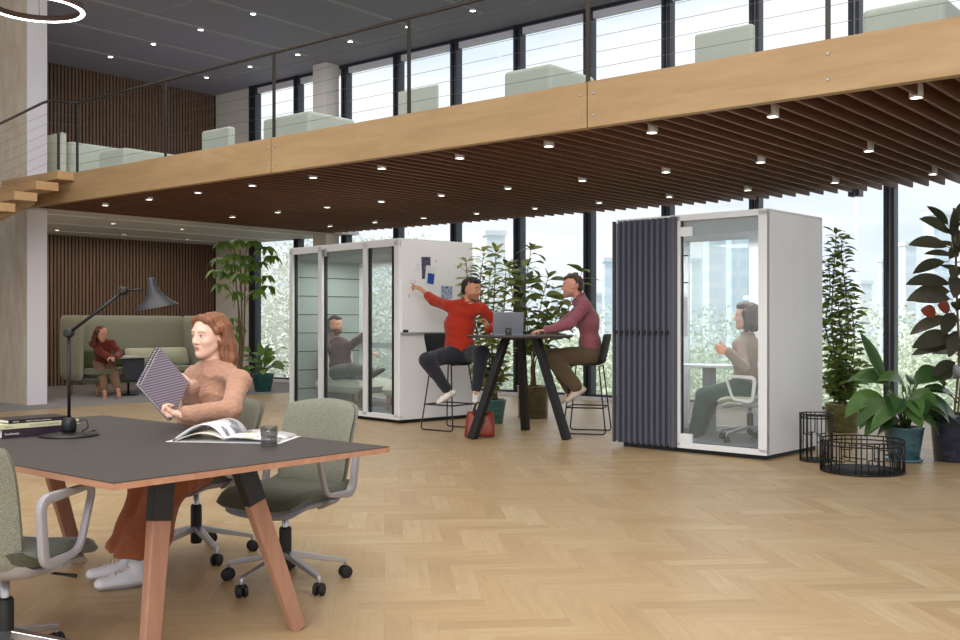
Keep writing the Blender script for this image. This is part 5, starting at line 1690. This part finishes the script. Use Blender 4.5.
base = tuple(m1.location)
def sweater(p, J, P, mat, fem=False, cuff=(1,1), r=(.056,.048,.036), h=.008, name='sweater', folds=(.006, 30, 5, .8), neckcut=True, waist=.03, b=1.06):
    s = Sculpt(); torso(s, J, fem, b, 'top'); torso(s, J, fem, b*.92, 'low'); sleeves(s, J, *r, cuff)
    ne = npv(J['neck']); s.cone(ne-ZU*.05, ne-ZU*.012, .078, .060, .03)
    if neckcut: s.ell(P(0,-.01,-.125), (.062,.062,.03), None, .01, True)
    s.cut(J['pelvis']-ZU*waist, -ZU)
    collar(J, P, mat, p, .062*min(b, 1.12), .008, -.004)
    return sculpt_obj(name, s, mat, p, tuple(p.location), h, .004, folds=folds)
def trousers(p, J, mat, r=(.088,.068,.050), end=1.0, h=.009, folds=(.006, 30, 9, .6), low=1.04):
    s = Sculpt(); torso(s, J, False, low, 'low')
    for i in (0, 1):
        hp, kn, an = npv(J['hip'][i]), npv(J['kn'][i]), npv(J['an'][i])
        e = kn+(an-kn)*end
        s.cone(hp, kn, r[0], r[1], .04); s.cone(kn, e, r[1], r[2], .03)
        s.cut(e, (e-kn)) if False else None
    return sculpt_obj('trousers', s, mat, p, tuple(p.location), h, .003, folds=folds)
sweater(m1, J, Pm, cloth_mat('brick red knit', srgb(178,52,30), srgb(150,38,22)), cuff=(.92,.42), b=1.2, waist=-.02, r=(.064,.054,.042))
trousers(m1, J, cloth_mat('charcoal navy trousers', srgb(44,46,56)), (.100,.082,.056), .9, low=1.2)
for i in (0, 1): shoe('shoe', J['an'][i], J['toe'][i]-J['an'][i], plain('off white trainer', srgb(226,220,210), .6), solem, m1, base, .0, 1.0)
def short_hair(p, P, A, mat, front=.075, top=.112, h=.005, side=.0, seed=1, amp=.003, vol=1.0, cutc=(0,.104,-.016), cutr=(.064,.062,.080)):
    s = Sculpt()
    s.ell(P(0, -.022, .038), npv((.082,.101,.090))*vol, A, .02); s.ell(P(0, .004, .082), npv((.068,.074,.050))*vol, A, .02)
    s.ell(P(0, -.076, -.012), npv((.058,.034,.052)), A, .02)
    s.cone(P(-.04,.062,.084), P(.04,.062,.090), .018*vol, .021*vol, .02)
    s.cut(P(0, .070, .064), A @ npv((0, .137, -.175)))
    return sculpt_obj('hair', s, mat, p, tuple(p.location), h, 0, folds=(amp, 90, seed, 1))
short_hair(m1, Pm, Am, hair_mat('black hair', srgb(16,13,13), srgb(44,36,34), (40,40,40)), vol=1.04, amp=.007)
pen = thing('marker_pen', 'small marker pen in the hand of the man in red at the whiteboard', 'pen', tuple(npv(J['wr'][1])+camdir(-.06,-.01,.05)))
b = MB(); dd = camdir(-.75,.5,.25); b.tube([Vector(-dd*.045), Vector(dd*.05)], .008, 10); b.build('barrel', M['white'], pen)
b = MB(); b.tube([Vector(dd*.05), Vector(dd*.075)], [.007, .003], 10); b.build('tip', M['blackm'], pen)

# --- man in pink -------------------------------------------------------------
pp_ = cw(591, 350, 11.7); pp_[2] = 0
J = seated(pp_, camdir(-.96, .10), .80, lean=.28, shw=.18, torso_len=.52, headoff=.17,
    ankles=[cw(577, 388, 11.42), cw(571, 390, 11.72)], toes=[camdir(-.85,-.1,-.55), camdir(-.85,.05,-.5)], kpole=[camdir(-1,0,.5)]*2,
    wr=[cw(546, 330.5, 11.30), cw(551, 330.5, 11.55)], pole=[camdir(.5,-.3,-1), camdir(.5,.3,-1)])
J['neck'] = cw(579, 296, 11.68); J['head'] = cw(572.5, 286.5, 11.66); J['chest'] = cw(588, 322, 11.7)
J['sh'][0] = cw(585, 306, 11.50); J['sh'][1] = cw(584, 305, 11.86)
for i in (0, 1): J['el'][i], J['wr'][i] = ik(J['sh'][i], J['wr'][i], .30, .28, camdir(.4, -.3 if i == 0 else .3, -1))
m2, Pm, Am = person('person', 'brown-haired man in a dusty pink sweater on a bar stool, seen in profile facing left', J, (camdir(-.95, .22, -.04), (0,0,1)),
    SK(214,158,138), None, h=.008, zones=.0042, brow=SK(80,54,40), lips=SK(186,112,100), beard=(SK(160,108,88), .4), headsc=1.14,
    hands=[dict(d=camdir(-1,.05,-.02), nrm=(0,0,-1), thumb=camdir(0,.9,.3), curl=(.3,.3,.35,.4)), dict(d=camdir(-1,-.1,-.02), nrm=(0,0,-1), thumb=camdir(0,-.9,.3), curl=(.3,.3,.35,.4))])
base = tuple(m2.location)
sweater(m2, J, Pm, cloth_mat('dusty pink knit', srgb(156,94,104), srgb(134,78,88)), cuff=(.97,.97), b=1.18, r=(.062,.052,.038))
trousers(m2, J, cloth_mat('olive brown trousers', srgb(98,82,62)), (.104,.088,.068), .95, low=1.15)
for i in (0, 1): shoe('shoe', J['an'][i], J['toe'][i]-J['an'][i], plain('sand suede shoe', srgb(206,186,166), .8), solem, m2, base, .01, 1.0)
short_hair(m2, Pm, Am, hair_mat('dark brown hair', srgb(38,26,20), srgb(82,58,42), (40,40,40)), seed=3)

# --- woman on the sofa -------------------------------------------------------
fS = 18.8
pv = npv((-16.3, ysofa(104, -16.3), 0)); fS = fwd(pv[0], pv[1])
J = seated(pv, camdir(.25, -.95), .46, lean=.72, shw=.155, torso_len=.47, headoff=.165, headfwd=.05,
    ankles=[cw(119, 394, fS-.62), cw(105, 395, fS-.62)], toes=[camdir(.35,-.9,0), camdir(.3,-.9,0)],
    wr=[cw(115, 358, fS-.55), cw(110, 358, fS-.55)], pole=[camdir(.7,.2,-.6), camdir(-.9,.2,-.6)], ua=.27, fa_=.24)
w2, Pm, Am = person('person', 'brown-haired woman in a rust cardigan and brown trousers sitting on the booth sofa', J, (camdir(.78, -.55, -.35), (0,0,1)),
    SK(206,154,130), None, h=.010, zones=.007, fem=True, brow=SK(70,40,28), neckr=.044, headsc=1.08,
    hands=[dict(d=camdir(-.5,-.6,.05), nrm=(0,0,-1), thumb=camdir(.3,-.5,.7), curl=(.5,.5,.5,.5)), dict(d=camdir(.6,-.5,-.1), nrm=(0,0,-1), thumb=camdir(.3,-.5,.7), curl=(.5,.5,.5,.5))])
base = tuple(w2.location)
sweater(w2, J, Pm, cloth_mat('rust cardigan knit', srgb(122,48,32), srgb(96,36,24)), fem=True, h=.009, name='cardigan', r=(.056,.050,.042), b=1.12)
trousers(w2, J, cloth_mat('tan trousers', srgb(140,108,82)), (.088,.072,.058), .68)
for i in (0, 1): shoe('shoe', J['an'][i], J['toe'][i]-J['an'][i], plain('blush leather shoe', srgb(196,138,116), .5), solem, w2, base, .0, .95)
s = Sculpt(); s.ell(Pm(0,-.025,.045), (.088,.098,.088), Am, .02)
for x, y in ((-.07,-.02), (-.05,-.06), (0,-.085), (.05,-.06), (.07,-.02)):
    s.cone(Pm(x,y,.03), Pm(x*1.2,y-.02,-.10), .042, .036, .02); s.cone(Pm(x*1.2,y-.02,-.10), Pm(x*1.2,y+.03,-.20), .036, .014, .02)
s.ell(Pm(0,.085,-.01), (.060,.06,.085), Am, .012, True)
sculpt_obj('hair', s, hair_mat('wavy brown hair', srgb(54,28,20), srgb(110,66,44), (30,30,10)), w2, base, .008, 0, folds=(.008, 60, 3))

# --- man in the large pod ----------------------------------------------------
pf = fwd(*(L @ Vector((-1.72, .66, 0)))[:2]); pv = cw(341, 380, pf); pv[2] = 0
ff = fwd(pv[0], pv[1])
J = seated(pv, camdir(.80, -.60), .47, lean=-.10, shw=.185, torso_len=.50, headoff=.17,
    ankles=[cw(366, 407, ff-.55), cw(372, 372, ff-.75)], toes=[camdir(.7,-.6,0), camdir(.75,-.2,.45)],
    wr=[cw(372, 352, ff-.35), cw(330.5, 336, ff-.15)], pole=[camdir(.5,.3,.35), camdir(-.8,-.2,-.9)],
    kpole=[camdir(.6,-.3,1), camdir(.2,-.9,.8)])
J['head'] = cw(335, 325.5, ff-.02); J['neck'] = cw(336.5, 340, ff); J['sh'][0] = cw(350, 346, ff-.02); J['sh'][1] = cw(327.5, 348, ff-.10)
J['el'][0], J['wr'][0] = ik(J['sh'][0], cw(368, 353, ff-.25), .28, .26, camdir(.2,.0,1))
J['el'][1], J['wr'][1] = ik(J['sh'][1], cw(330, 334, ff-.16), .28, .25, camdir(-.3,-.3,-1))
m3, Pm, Am = person('person', 'man in a dark plum shirt sitting cross-legged with a phone inside the large white pod', J, (camdir(.86, -.48, .02), (0,0,1)),
    SK(196,142,116), None, h=.009, zones=.0052, brow=SK(40,28,22), beard=(SK(66,46,38), .8), headsc=1.12,
    hands=[dict(d=camdir(.9,-.2,-.1), nrm=(0,0,-1), thumb=camdir(0,-.9,.3), curl=(.4,.4,.5,.5)), dict(d=camdir(.15,.1,1), nrm=camdir(.9,.2,0), thumb=camdir(.2,-.9,.2), curl=(.8,.85,.9,.95))])
base = tuple(m3.location)
sweater(m3, J, Pm, cloth_mat('dark plum shirt', srgb(88,62,68), srgb(70,48,54)), h=.009, name='shirt', cuff=(.95,.9))
trousers(m3, J, cloth_mat('grey trousers', srgb(82,84,82)), (.100,.084,.062), .95)
for i in (0, 1): shoe('shoe', J['an'][i], J['toe'][i]-J['an'][i], plain('brown leather shoe', srgb(78,58,46), .4), M['blackm'], m3, base, .0, 1.0)
short_hair(m3, Pm, Am, hair_mat('black brown hair', srgb(22,18,17), srgb(52,42,36), (40,40,40)), seed=7, h=.006)
ph = thing('phone', 'dark phone held at the ear of the man in the large pod', 'phone', tuple(npv(J['wr'][1])+camdir(-.015,-.03,.10)), YAW+.3)
b = MB(); b.cbox((0,0,0), (.008, .07, .145)); b.build('phone_body', M['blackm'], ph, bevel=.003)
b = MB(); b.cbox((.0045,0,0), (.001, .062, .132)); b.build('screen', plain('phone screen', srgb(30,34,44), .1), ph)

# --- woman in the single pod -------------------------------------------------
pc = npv(pc); ff = fwd(pc[0], pc[1])
pv = pc.copy()+npv(camdir(-.045,0)); pv[2] = 0
fc = npv(L2.to_3x3() @ Vector((-1, 0, 0)))
J = seated(pv, fc, .545, lean=-.03, shw=.155, torso_len=.46, headoff=.165,
    ankles=[cw(693, 436, fwd(*(L2 @ Vector((-1.1, .42, 0)))[:2])), cw(698, 434, fwd(*(L2 @ Vector((-1.1, .62, 0)))[:2]))], toes=[camdir(-.9,.25,-.1)]*2,
    wr=[cw(727, 352, ff-.40), cw(727, 351, ff-.15)], pole=[-ZU+camdir(.5,-.2), -ZU+camdir(.5,.2)], ua=.27, fa_=.24, thigh=.44, shin=.44)
J['head'] = cw(746.5, 317, ff-.02); J['neck'] = cw(747.5, 335, ff); J['el'][0], J['wr'][0] = ik(J['sh'][0], cw(729, 352, ff-.36), .27, .24, -ZU+camdir(.6,-.1))
w3, Pm, Am = person('person', 'dark-haired woman in a beige jumper sitting in profile inside the single glass pod', J, (camdir(-.93, .30, -.03), (0,0,1)),
    SK(210,164,142), None, h=.009, zones=.0048, fem=True, brow=SK(50,34,28), neckr=.043, headsc=1.1,
    hands=[dict(d=camdir(-1,.1,.25), nrm=camdir(-.1,.9,.2), thumb=ZU, curl=(.7,.75,.8,.8)), dict(d=camdir(-1,-.1,.25), nrm=camdir(-.1,-.9,.2), thumb=ZU, curl=(.5,.55,.6,.6))])
base = tuple(w3.location)
sweater(w3, J, Pm, cloth_mat('taupe beige jumper', srgb(164,142,124), srgb(144,122,106)), fem=True, h=.009, r=(.052,.044,.034), b=1.05)
trousers(w3, J, cloth_mat('petrol green trousers', srgb(62,92,86)), (.090,.074,.056), .95)
for i in (0, 1): shoe('shoe', J['an'][i], J['toe'][i]-J['an'][i], plain('tan leather shoe', srgb(150,112,88), .5), M['blackm'], w3, base, .0, .92)
s = Sculpt(); s.ell(Pm(0,-.028,.046), (.090,.102,.092), Am, .02); s.ell(Pm(0,.02,.095), (.07,.07,.045), Am, .02)
for x, y in ((-.065,-.0), (-.055,-.05), (0,-.075), (.055,-.05), (.065,-.0)):
    s.cone(Pm(x,y,.03), Pm(x*1.15,y-.015,-.06), .040, .036, .02); s.cone(Pm(x*1.15,y-.015,-.06), Pm(x*1.05,y-.0,-.115), .036, .022, .02)
s.ell(Pm(0,.10,-.02), (.062,.062,.085), Am, .012, True)
sculpt_obj('hair', s, hair_mat('dark brown bob', srgb(38,28,24), srgb(84,64,54), (40,40,8)), w3, base, .007, 0, folds=(.004, 70, 3, .3))
# ---------------------------------------------------------------- plants
LR = random.Random(77)
TOCAM = Vector((SA, -CA, 0))
def leaf(b, p, d, L, w, n=(0,0,1), droop=.3, fold=.25, seg=6, tip=.9, mi=0, pet=0.0, stem=None, tiltr=.35, toc=.45):
    p = Vector(p); d = Vector(d).normalized(); n = Vector(n)+Vector((LR.uniform(-1,1), LR.uniform(-1,1), LR.uniform(-.3,.3)))*tiltr+TOCAM*toc; s = d.cross(n)
    if s.length < 1e-3: s = d.cross(Vector((1,0,.2)))
    s.normalize(); n = s.cross(d).normalized()
    if pet:
        q = p+d*pet+Vector((0,0,.12*pet)); (stem or b).tube([p, (p+q)/2+Vector((0,0,.03*pet)), q], .0022+L*.006, 4); p = q
    vs = []; fs = []; c = p.copy(); dd = d.copy()
    for i in range(seg+1):
        t = i/seg
        ww = w/2*max(.02, math.sin(PI*min(1, t**tip))**.75) if 0 < i < seg else w*.02
        up = s.cross(dd).normalized()
        vs += [c-s*ww+up*ww*fold, c, c+s*ww+up*ww*fold]
        dd = (dd+Vector((0,0,-1))*droop/seg*1.6).normalized(); c = c+dd*L/seg
    for i in range(seg):
        a = i*3; fs += [(a, a+1, a+4, a+3), (a+1, a+2, a+5, a+4)]
    b.add(vs, fs, True, mi)
PL = dict(
    bright=leaf_mat('bright green leaf', srgb(66,112,44), srgb(134,168,76), .35, .2, 30),
    deep=leaf_mat('deep green leaf', srgb(34,68,36), srgb(94,130,66), .3, .15, 30),
    olive=leaf_mat('olive variegated leaf', srgb(80,98,44), srgb(172,172,96), .4, .2, 40),
    ficus=leaf_mat('ficus leaf', srgb(54,76,36), srgb(132,140,72), .35, .2, 25),
    rubber=leaf_mat('dark rubber leaf', srgb(44,46,42), srgb(106,98,90), .22, .15, 20),
    red=leaf_mat('red rubber leaf', srgb(112,28,34), srgb(150,44,48), .35, .2, 20),
    fine=leaf_mat('small green leaf', srgb(60,90,36), srgb(152,166,86), .45, .35, 40))
STEM = plain('brown green stem', srgb(104,88,60), .8, var=.2, scale=30)
STEMG = plain('green stem', srgb(86,110,56), .6)
SOIL = plain('dark soil', srgb(46,36,28), .95, var=.3, scale=60)
def glaze(name, c1, c2, rough=.2):
    g = N(name); v = g.coord(scale=(1,1,2)); n_ = g.noise(v, 9, 5, .65, .5)
    g.pr(Base_Color=g.ramp(n_, [(.3, c1), (.7, c2)]), Roughness=rough, Coat_Weight=.4); return g.m
PT = dict(teal=glaze('teal glazed pot', srgb(36,84,84), srgb(70,126,122)), brown=glaze('brown glazed pot', srgb(70,60,44), srgb(104,92,70)),
          bluegrey=glaze('petrol blue glazed pot', srgb(48,84,98), srgb(84,122,134)), navy=glaze('dark navy glazed pot', srgb(28,32,52), srgb(62,68,92), .15),
          moss=glaze('mossy olive glazed pot', srgb(70,78,40), srgb(124,126,84)))
def potted(name, label, px, py, rt_, rb, h, pot, saucer=False, group=None):
    g = gp(px, py, 0); f = fwd(g.x, g.y)+rb*.9; g = gf(px, f)
    t = thing(name, label, 'plant', (g.x, g.y, 0), 0, group)
    b = MB(); b.lathe([(rb*.9, 0), (rb, .004), (rt_, h-.02), (rt_*1.03, h-.015), (rt_*1.03, h), (rt_*.93, h), (rt_*.9, h-.05)], n=36, cap=False)
    b.lathe([(.001, .001), (rb*.9, 0)], n=36, cap=False); b.build('pot', PT[pot], t)
    if saucer:
        b = MB(); b.lathe([(rb*.9, .0), (rb*1.22, .005), (rb*1.28, .03), (rb*1.2, .03), (rb*1.1, .012)], n=36, cap=False); b.build('saucer', PT[pot], t)
    b = MB(); b.lathe([(rt_*.9, h-.045), (.001, h-.03)], n=24, cap=False); b.build('soil', SOIL, t)
    return t, f, g
def local(g, px, py, f):
    q = gf(px, f); return Vector((q.x-g.x, q.y-g.y, zat(py, f)))
def rv(r, zlo=-.3, zhi=.8):
    a = r.uniform(0, 2*PI); return Vector((math.cos(a), math.sin(a), r.uniform(zlo, zhi))).normalized()

# a. tall whorled plant in the lounge
r = random.Random(11)
t, f, g = potted('umbrella_plant', 'tall umbrella plant with hanging leaf whorls left of the white pod, behind the woman', 240, 394, .17, .14, .34, 'brown')
bs = MB(); bl = MB()
trunks = [(234, 262), (240, 250), (245, 270), (238, 300)]
for tx, ty in trunks:
    top = local(g, tx, ty, f+r.uniform(-.2,.2)); p0 = Vector((r.uniform(-.05,.05), r.uniform(-.05,.05), .3))
    path = smooth_path([p0, p0.lerp(top, .4)+Vector((.02,.02,0)), top]); bs.tube(path, [.02-.009*i/len(path) for i in range(len(path))], 7)
for wx, wy, n_ in [(222,242,8),(236,240,9),(252,241,9),(266,247,9),(272,256,8),(220,258,8),(232,254,8),(246,256,9),(260,262,8),(217,270,7),(228,272,8),(240,274,8),(252,276,8),(266,276,7),(222,284,7),(236,292,7),(258,290,7),(268,286,6),(247,264,8),(230,264,8),(232,318,5),(238,326,5),(231,334,4)]:
    c = local(g, wx, wy, f+r.uniform(-.45,.45))
    tr_ = min(trunks[:3], key=lambda q: abs(q[0]-wx)); a = local(g, tr_[0], min(wy+16, 330), f)
    bs.tube(smooth_path([a, a.lerp(c, .5)+Vector((0,0,.08)), c], 4), .005, 5)
    for k in range(n_):
        an = 2*PI*k/n_+r.uniform(-.2,.2)
        leaf(bl, c, (math.cos(an), math.sin(an), .05), r.uniform(.20,.30), .085, droop=1.0, fold=.15, pet=.02)
bs.build('stem', STEM, t); bl.build('foliage', PL['bright'], t)
# b. broad leafed plant in teal pot
r = random.Random(12)
t, f, g = potted('potted_plant', 'broad-leaved green plant in a round teal pot by the lounge window', 263, 392, .20, .14, .33, 'teal')
bs = MB(); bl = MB()
for k in range(34):
    a = r.uniform(0, 2*PI); el = r.uniform(.2, 1.5); L_ = r.uniform(.15, .50)
    d = Vector((math.cos(a)*math.cos(el), math.sin(a)*math.cos(el), math.sin(el)))
    p = Vector((0,0,.30)); q = p+d*L_; bs.tube([p, (p+q)/2+Vector((0,0,.04)), q], .005, 5)
    leaf(bl, q, (d.x, d.y, d.z*.5+.1), r.uniform(.2,.30), .13, droop=.7, fold=.2)
bs.build('stem', STEMG, t); bl.build('foliage', PL['bright'], t)
# c1. ficus in the brown pot
def ficus(t, g, f, stems, lmat, seed, L=(.14,.2), W=.055, step=.085, from_=.45, droop=.5, smat=STEM, base_z=.38, every=None):
    r = random.Random(seed); bs = MB(); bl = MB()
    for pts in stems:
        P_ = [Vector((r.uniform(-.05,.05), r.uniform(-.05,.05), base_z))]+[local(g, px, py, f+df) for px, py, df in pts]
        path = smooth_path(P_, 10)
        bs.tube(path, [.011-.007*i/len(path) for i in range(len(path))], 6)
        acc = 0; tot = sum((path[i+1]-path[i]).length for i in range(len(path)-1)); run = 0; a = r.uniform(0, 6)
        for i in range(len(path)-1):
            seg_ = (path[i+1]-path[i]); run += seg_.length; acc += seg_.length
            if run/tot < from_: acc = 0; continue
            while acc > step:
                acc -= step; a += 2.4+r.uniform(-.4,.4)
                d = Vector((math.cos(a), math.sin(a), r.uniform(.1,.8)))
                leaf(bl, path[i+1], d, r.uniform(*L), W*r.uniform(.8,1.15), droop=droop*r.uniform(.5,1.4), fold=.2, pet=.035, stem=bs)
        for q in range(3):
            leaf(bl, path[-1], rv(r, .4, 1.2), r.uniform(*L)*.8, W*.8, droop=droop*.5, fold=.25)
    bs.build('stem', smat, t); bl.build('foliage', lmat, t)
t, f, g = potted('ficus_plant', 'tall ficus in a brown cylindrical pot behind the tall meeting table', 533, 419, .205, .195, .42, 'brown')
ficus(t, g, f, [[(531,350,0),(524,300,.1),(531,250,0)], [(534,355,0),(540,310,-.1),(548,278,0)], [(530,350,.1),(516,310,0),(508,268,.1)], [(536,360,0),(552,330,.2),(562,300,.1)],
    [(533,350,-.1),(528,320,-.15),(522,282,-.2)], [(535,355,.1),(545,335,-.2),(553,318,-.2)], [(533,360,0),(560,330,.1),(574,292,.2),(582,272,.2)]], PL['ficus'], 21, (.20,.30), .11, .044, .30, .6)
# c2. bushy variegated plant in teal pot
t, f, g = potted('potted_plant', 'bushy olive green plant in a teal pot between the red-sweater man and the laptop', 494, 424, .15, .11, .30, 'teal')
ficus(t, g, f, [[(482,350,0),(470,300,.1),(466,262,.1)], [(488,350,0),(480,290,-.1),(484,252,0)], [(492,350,0),(494,300,.1),(496,250,.1)], [(496,360,0),(504,310,0),(506,266,-.1)],
    [(484,370,.1),(476,330,.2),(474,290,.2)], [(490,380,-.1),(482,360,-.2),(478,345,-.2)], [(492,380,-.1),(498,365,-.25),(502,350,-.25)], [(488,385,-.1),(484,375,-.25),(481,368,-.2)], [(492,350,0),(488,310,.2),(490,276,.2)], [(494,385,0),(500,378,-.2),(504,372,-.2)]],
    PL['olive'], 22, (.13,.21), .065, .030, .12, .5, base_z=.28)
# d. slender climber
t, f, g = potted('climbing_plant', 'slender climbing plant with small leaves in a mossy pot beside the single pod', 842, 433, .19, .17, .33, 'moss')
ficus(t, g, f, [[(838,380,0),(832,320,0),(834,270,.1),(836,234,.1)], [(845,380,0),(848,320,-.1),(842,260,0),(842,240,0)], [(840,380,.1),(826,330,.1),(830,290,.1),(828,262,.1)], [(846,385,-.1),(854,350,0),(852,310,.1),(846,285,0)],
    [(842,390,0),(834,365,-.15),(830,350,-.15)], [(845,392,0),(856,378,-.1),(860,365,0)], [(842,380,.1),(840,330,.1),(838,300,.05)], [(838,395,0),(828,390,-.2),(824,380,-.1)],[(846,395,0),(850,382,-.2),(850,372,-.2)],[(840,390,0),(836,372,-.2),(842,350,-.2)]],
    PL['fine'], 23, (.10,.17), .065, .016, .03, .5, base_z=.31)
# e. broad plant in blue-grey pot
r = random.Random(31)
t, f, g = potted('potted_plant', 'low plant with broad arching leaves in a petrol blue pot at the right', 904, 463, .172, .128, .315, 'bluegrey', True)
bs = MB(); bl = MB()
for (ax, ay, df), (lx, ly, ldf), L_, W_ in [((893,402,-.1),(-1,-.15,0),.42,.17), ((884,398,.1),(-1,.1,0),.46,.18), ((922,400,-.2),(1,-.2,0),.40,.17), ((928,392,.1),(1,.15,0),.44,.16), ((905,388,0),(-.4,.3,0),.36,.16),
    ((915,384,.1),(.5,.3,0),.40,.16), ((898,412,-.3),(-.7,-.2,0),.30,.13), ((912,412,-.3),(.6,-.3,0),.32,.14), ((906,398,-.3),(.1,-.1,-1),.30,.13), ((888,384,.2),(-.6,.35,0),.40,.16), ((930,404,-.1),(1,-.3,0),.34,.15),
    ((902,392,-.1),(-.2,.4,-.4),.3,.13), ((920,378,.2),(.8,.5,.2),.36,.15), ((885,410,0),(-1,-.25,0),.30,.13), ((925,412,0),(1,-.1,-.4),.3,.13), ((910,396,-.2),(.4,.1,-.6),.3,.14), ((896,398,-.3),(-.4,.0,-.8),.3,.13)]:
    q = local(g, ax, ay, f+df); p = Vector((r.uniform(-.05,.05), r.uniform(-.05,.05), .29))
    bs.tube(smooth_path([p, p.lerp(q, .5)+Vector((0,0,.05)), q], 4), .006, 5)
    w_ = camdir(lx, ldf if ldf else r.uniform(-.3,.3)); leaf(bl, q, (w_[0], w_[1], ly+.25), L_, W_*1.35, droop=.9, fold=.22, seg=9, toc=.7)
    q2 = q+Vector((r.uniform(-.1,.1), r.uniform(-.1,.1), r.uniform(-.10,.06))); w2_ = w_+camdir(r.uniform(-.6,.6), r.uniform(-.6,.6)); bs.tube([p, p.lerp(q2,.5)+Vector((0,0,.04)), q2], .005, 4)
    leaf(bl, q2, (w2_[0], w2_[1], ly+r.uniform(0,.4)), L_*.85, W_*1.2, droop=.9, fold=.22, seg=9, toc=.7)
q = local(g, 884, 382, f+.1); bs.tube(smooth_path([Vector((0,0,.29)), Vector((-.06,.02,.55)), q]), .006, 5)
w_ = camdir(-.5, .1); leaf(bl, q, (w_[0], w_[1], 1.0), .50, .15, droop=-.1, fold=.45, seg=9)
bs.build('stem', STEMG, t); bl.build('foliage', PL['deep'], t)
# f. rubber plant
r = random.Random(32)
t, f, g = potted('rubber_plant', 'tall rubber plant with dark maroon leaves in a navy pot at the right edge', 954, 463, .205, .17, .43, 'navy')
bs = MB(); bl = MB(); br_ = MB()
st_ = smooth_path([Vector((0,0,.4)), local(g, 959, 360, f), local(g, 957, 300, f), local(g, 955, 225, f), local(g, 954, 208, f)])
bs.tube(st_, .011, 7); bs.tube(smooth_path([Vector((.03,0,.4)), local(g, 966, 330, f+.1), local(g, 978, 250, f+.2)]), .009, 7)
for px, py, dx, dz, L_, df in [(952,236,-.9,.55,.36,0),(950,248,-1,.2,.40,-.1),(955,226,.5,.9,.3,0),(948,262,-1,-.2,.32,.1),(953,285,-1,.15,.46,-.15),(953,292,-1,-.05,.42,.1),(957,270,.8,.4,.36,0),(953,300,-1,.1,.36,-.1),
    (955,338,-1,-.05,.44,-.1),(956,346,-1,-.1,.36,.1),(956,322,.9,.2,.36,0),(957,355,.9,.0,.34,0),(955,312,-.7,-.6,.32,-.2),(956,252,.7,.3,.34,.1),(954,240,-.2,.8,.28,-.1),(958,330,-.5,-.7,.3,-.2),
    (957,275,-.4,-.5,.34,-.25),(957,262,.4,-.3,.34,-.25),(958,362,-.9,-.3,.3,-.1),(962,240,.6,.4,.34,0),(970,270,.7,.2,.34,.1),(958,300,.4,-.5,.34,-.25),(953,318,-.95,-.25,.4,0),(958,345,.3,-.6,.32,-.25),(962,370,-.4,-.1,.3,-.2),(950,228,-.75,.9,.26,.05)]:
    q = local(g, px, py, f+df*.2); w_ = camdir(dx, df*2+r.uniform(-.3,.1))
    leaf(bl, q, (w_[0], w_[1], dz+.15), L_, L_*.42, n=(0,0,.6), toc=.8, droop=.35, fold=.16, seg=8, pet=.03, stem=bs)
    w2_ = camdir(-dx*r.uniform(.3,1), r.uniform(-1,.6)); q2 = q+Vector((0,0,r.uniform(-.12,.02)))
    leaf(bl, q2, (w2_[0], w2_[1], r.uniform(-.2,.6)), L_*.8, L_*.3, n=(0,0,.8), toc=.5, droop=.3, fold=.16, seg=8, pet=.03, stem=bs)
for px, py, dx in ((936, 313, -1), (950, 310, -.6)):
    q = local(g, px, py, f-.1); w_ = camdir(dx, -.3); bs.tube([local(g, 956, py+12, f), q], .004, 4)
    leaf(br_, q, (w_[0], w_[1], .25), .17, .12, n=tuple(camdir(0,-1,.4)), droop=.1, fold=.2, seg=8)
bs.build('stem', STEM, t); bl.build('foliage', PL['rubber'], t); br_.build('young_leaf', PL['red'], t)

# wire baskets
def basket(label, px, py, R_, H_, seed, n):
    q = gp(px, py, 0); f = fwd(q.x, q.y)+R_; q = gf(px, f)
    t = thing('wire_basket', label, 'basket', (q.x, q.y, 0)); r = random.Random(seed)
    wr_ = .0055
    for z, rr in ((.012, R_), (H_, R_), (H_-.035, R_)):
        b = MB(); b.tube([(rr*math.cos(2*PI*k/48), rr*math.sin(2*PI*k/48), z) for k in range(48)], wr_*1.2, 6, closed=True)
        b.build('ring', M['black'], t)
    b = MB()
    for k in range(n):
        a = 2*PI*k/n+r.uniform(-.02,.02); x, y = R_*math.cos(a), R_*math.sin(a)
        z0, z1 = (.012, H_) if r.random() < .6 else (r.choice(((.012, H_*r.uniform(.35,.7)), (H_*r.uniform(.35,.6), H_))))
        b.tube([(x, y, z0), (x, y, z1)], wr_, 5)
        if z1 < H_ or z0 > .02 or r.random() < .5:
            z = z1 if z1 < H_ else (z0 if z0 > .02 else H_*r.uniform(.2,.8)); a2 = a+2*PI/n*r.choice((1, -1, 2))
            b.tube([(x, y, z), (R_*math.cos((a+a2)/2)*1.0, R_*math.sin((a+a2)/2)*1.0, z), (R_*math.cos(a2), R_*math.sin(a2), z)], wr_*.9, 5)
    b.build('wire_wall', M['black'], t)
    b = MB(); b.lathe([(.001, .006), (R_-.004, .006), (R_-.004, .014), (.001, .014)], n=40, cap=False); b.build('base_plate', M['blackm'], t)
    return t
basket('low wide black wire basket in front of the petrol blue pot', 862, 477.5, .335, .27, 3, 46)
basket('taller narrow black wire basket beside the single pod wall', 816, 463, .142, .43, 5, 22)
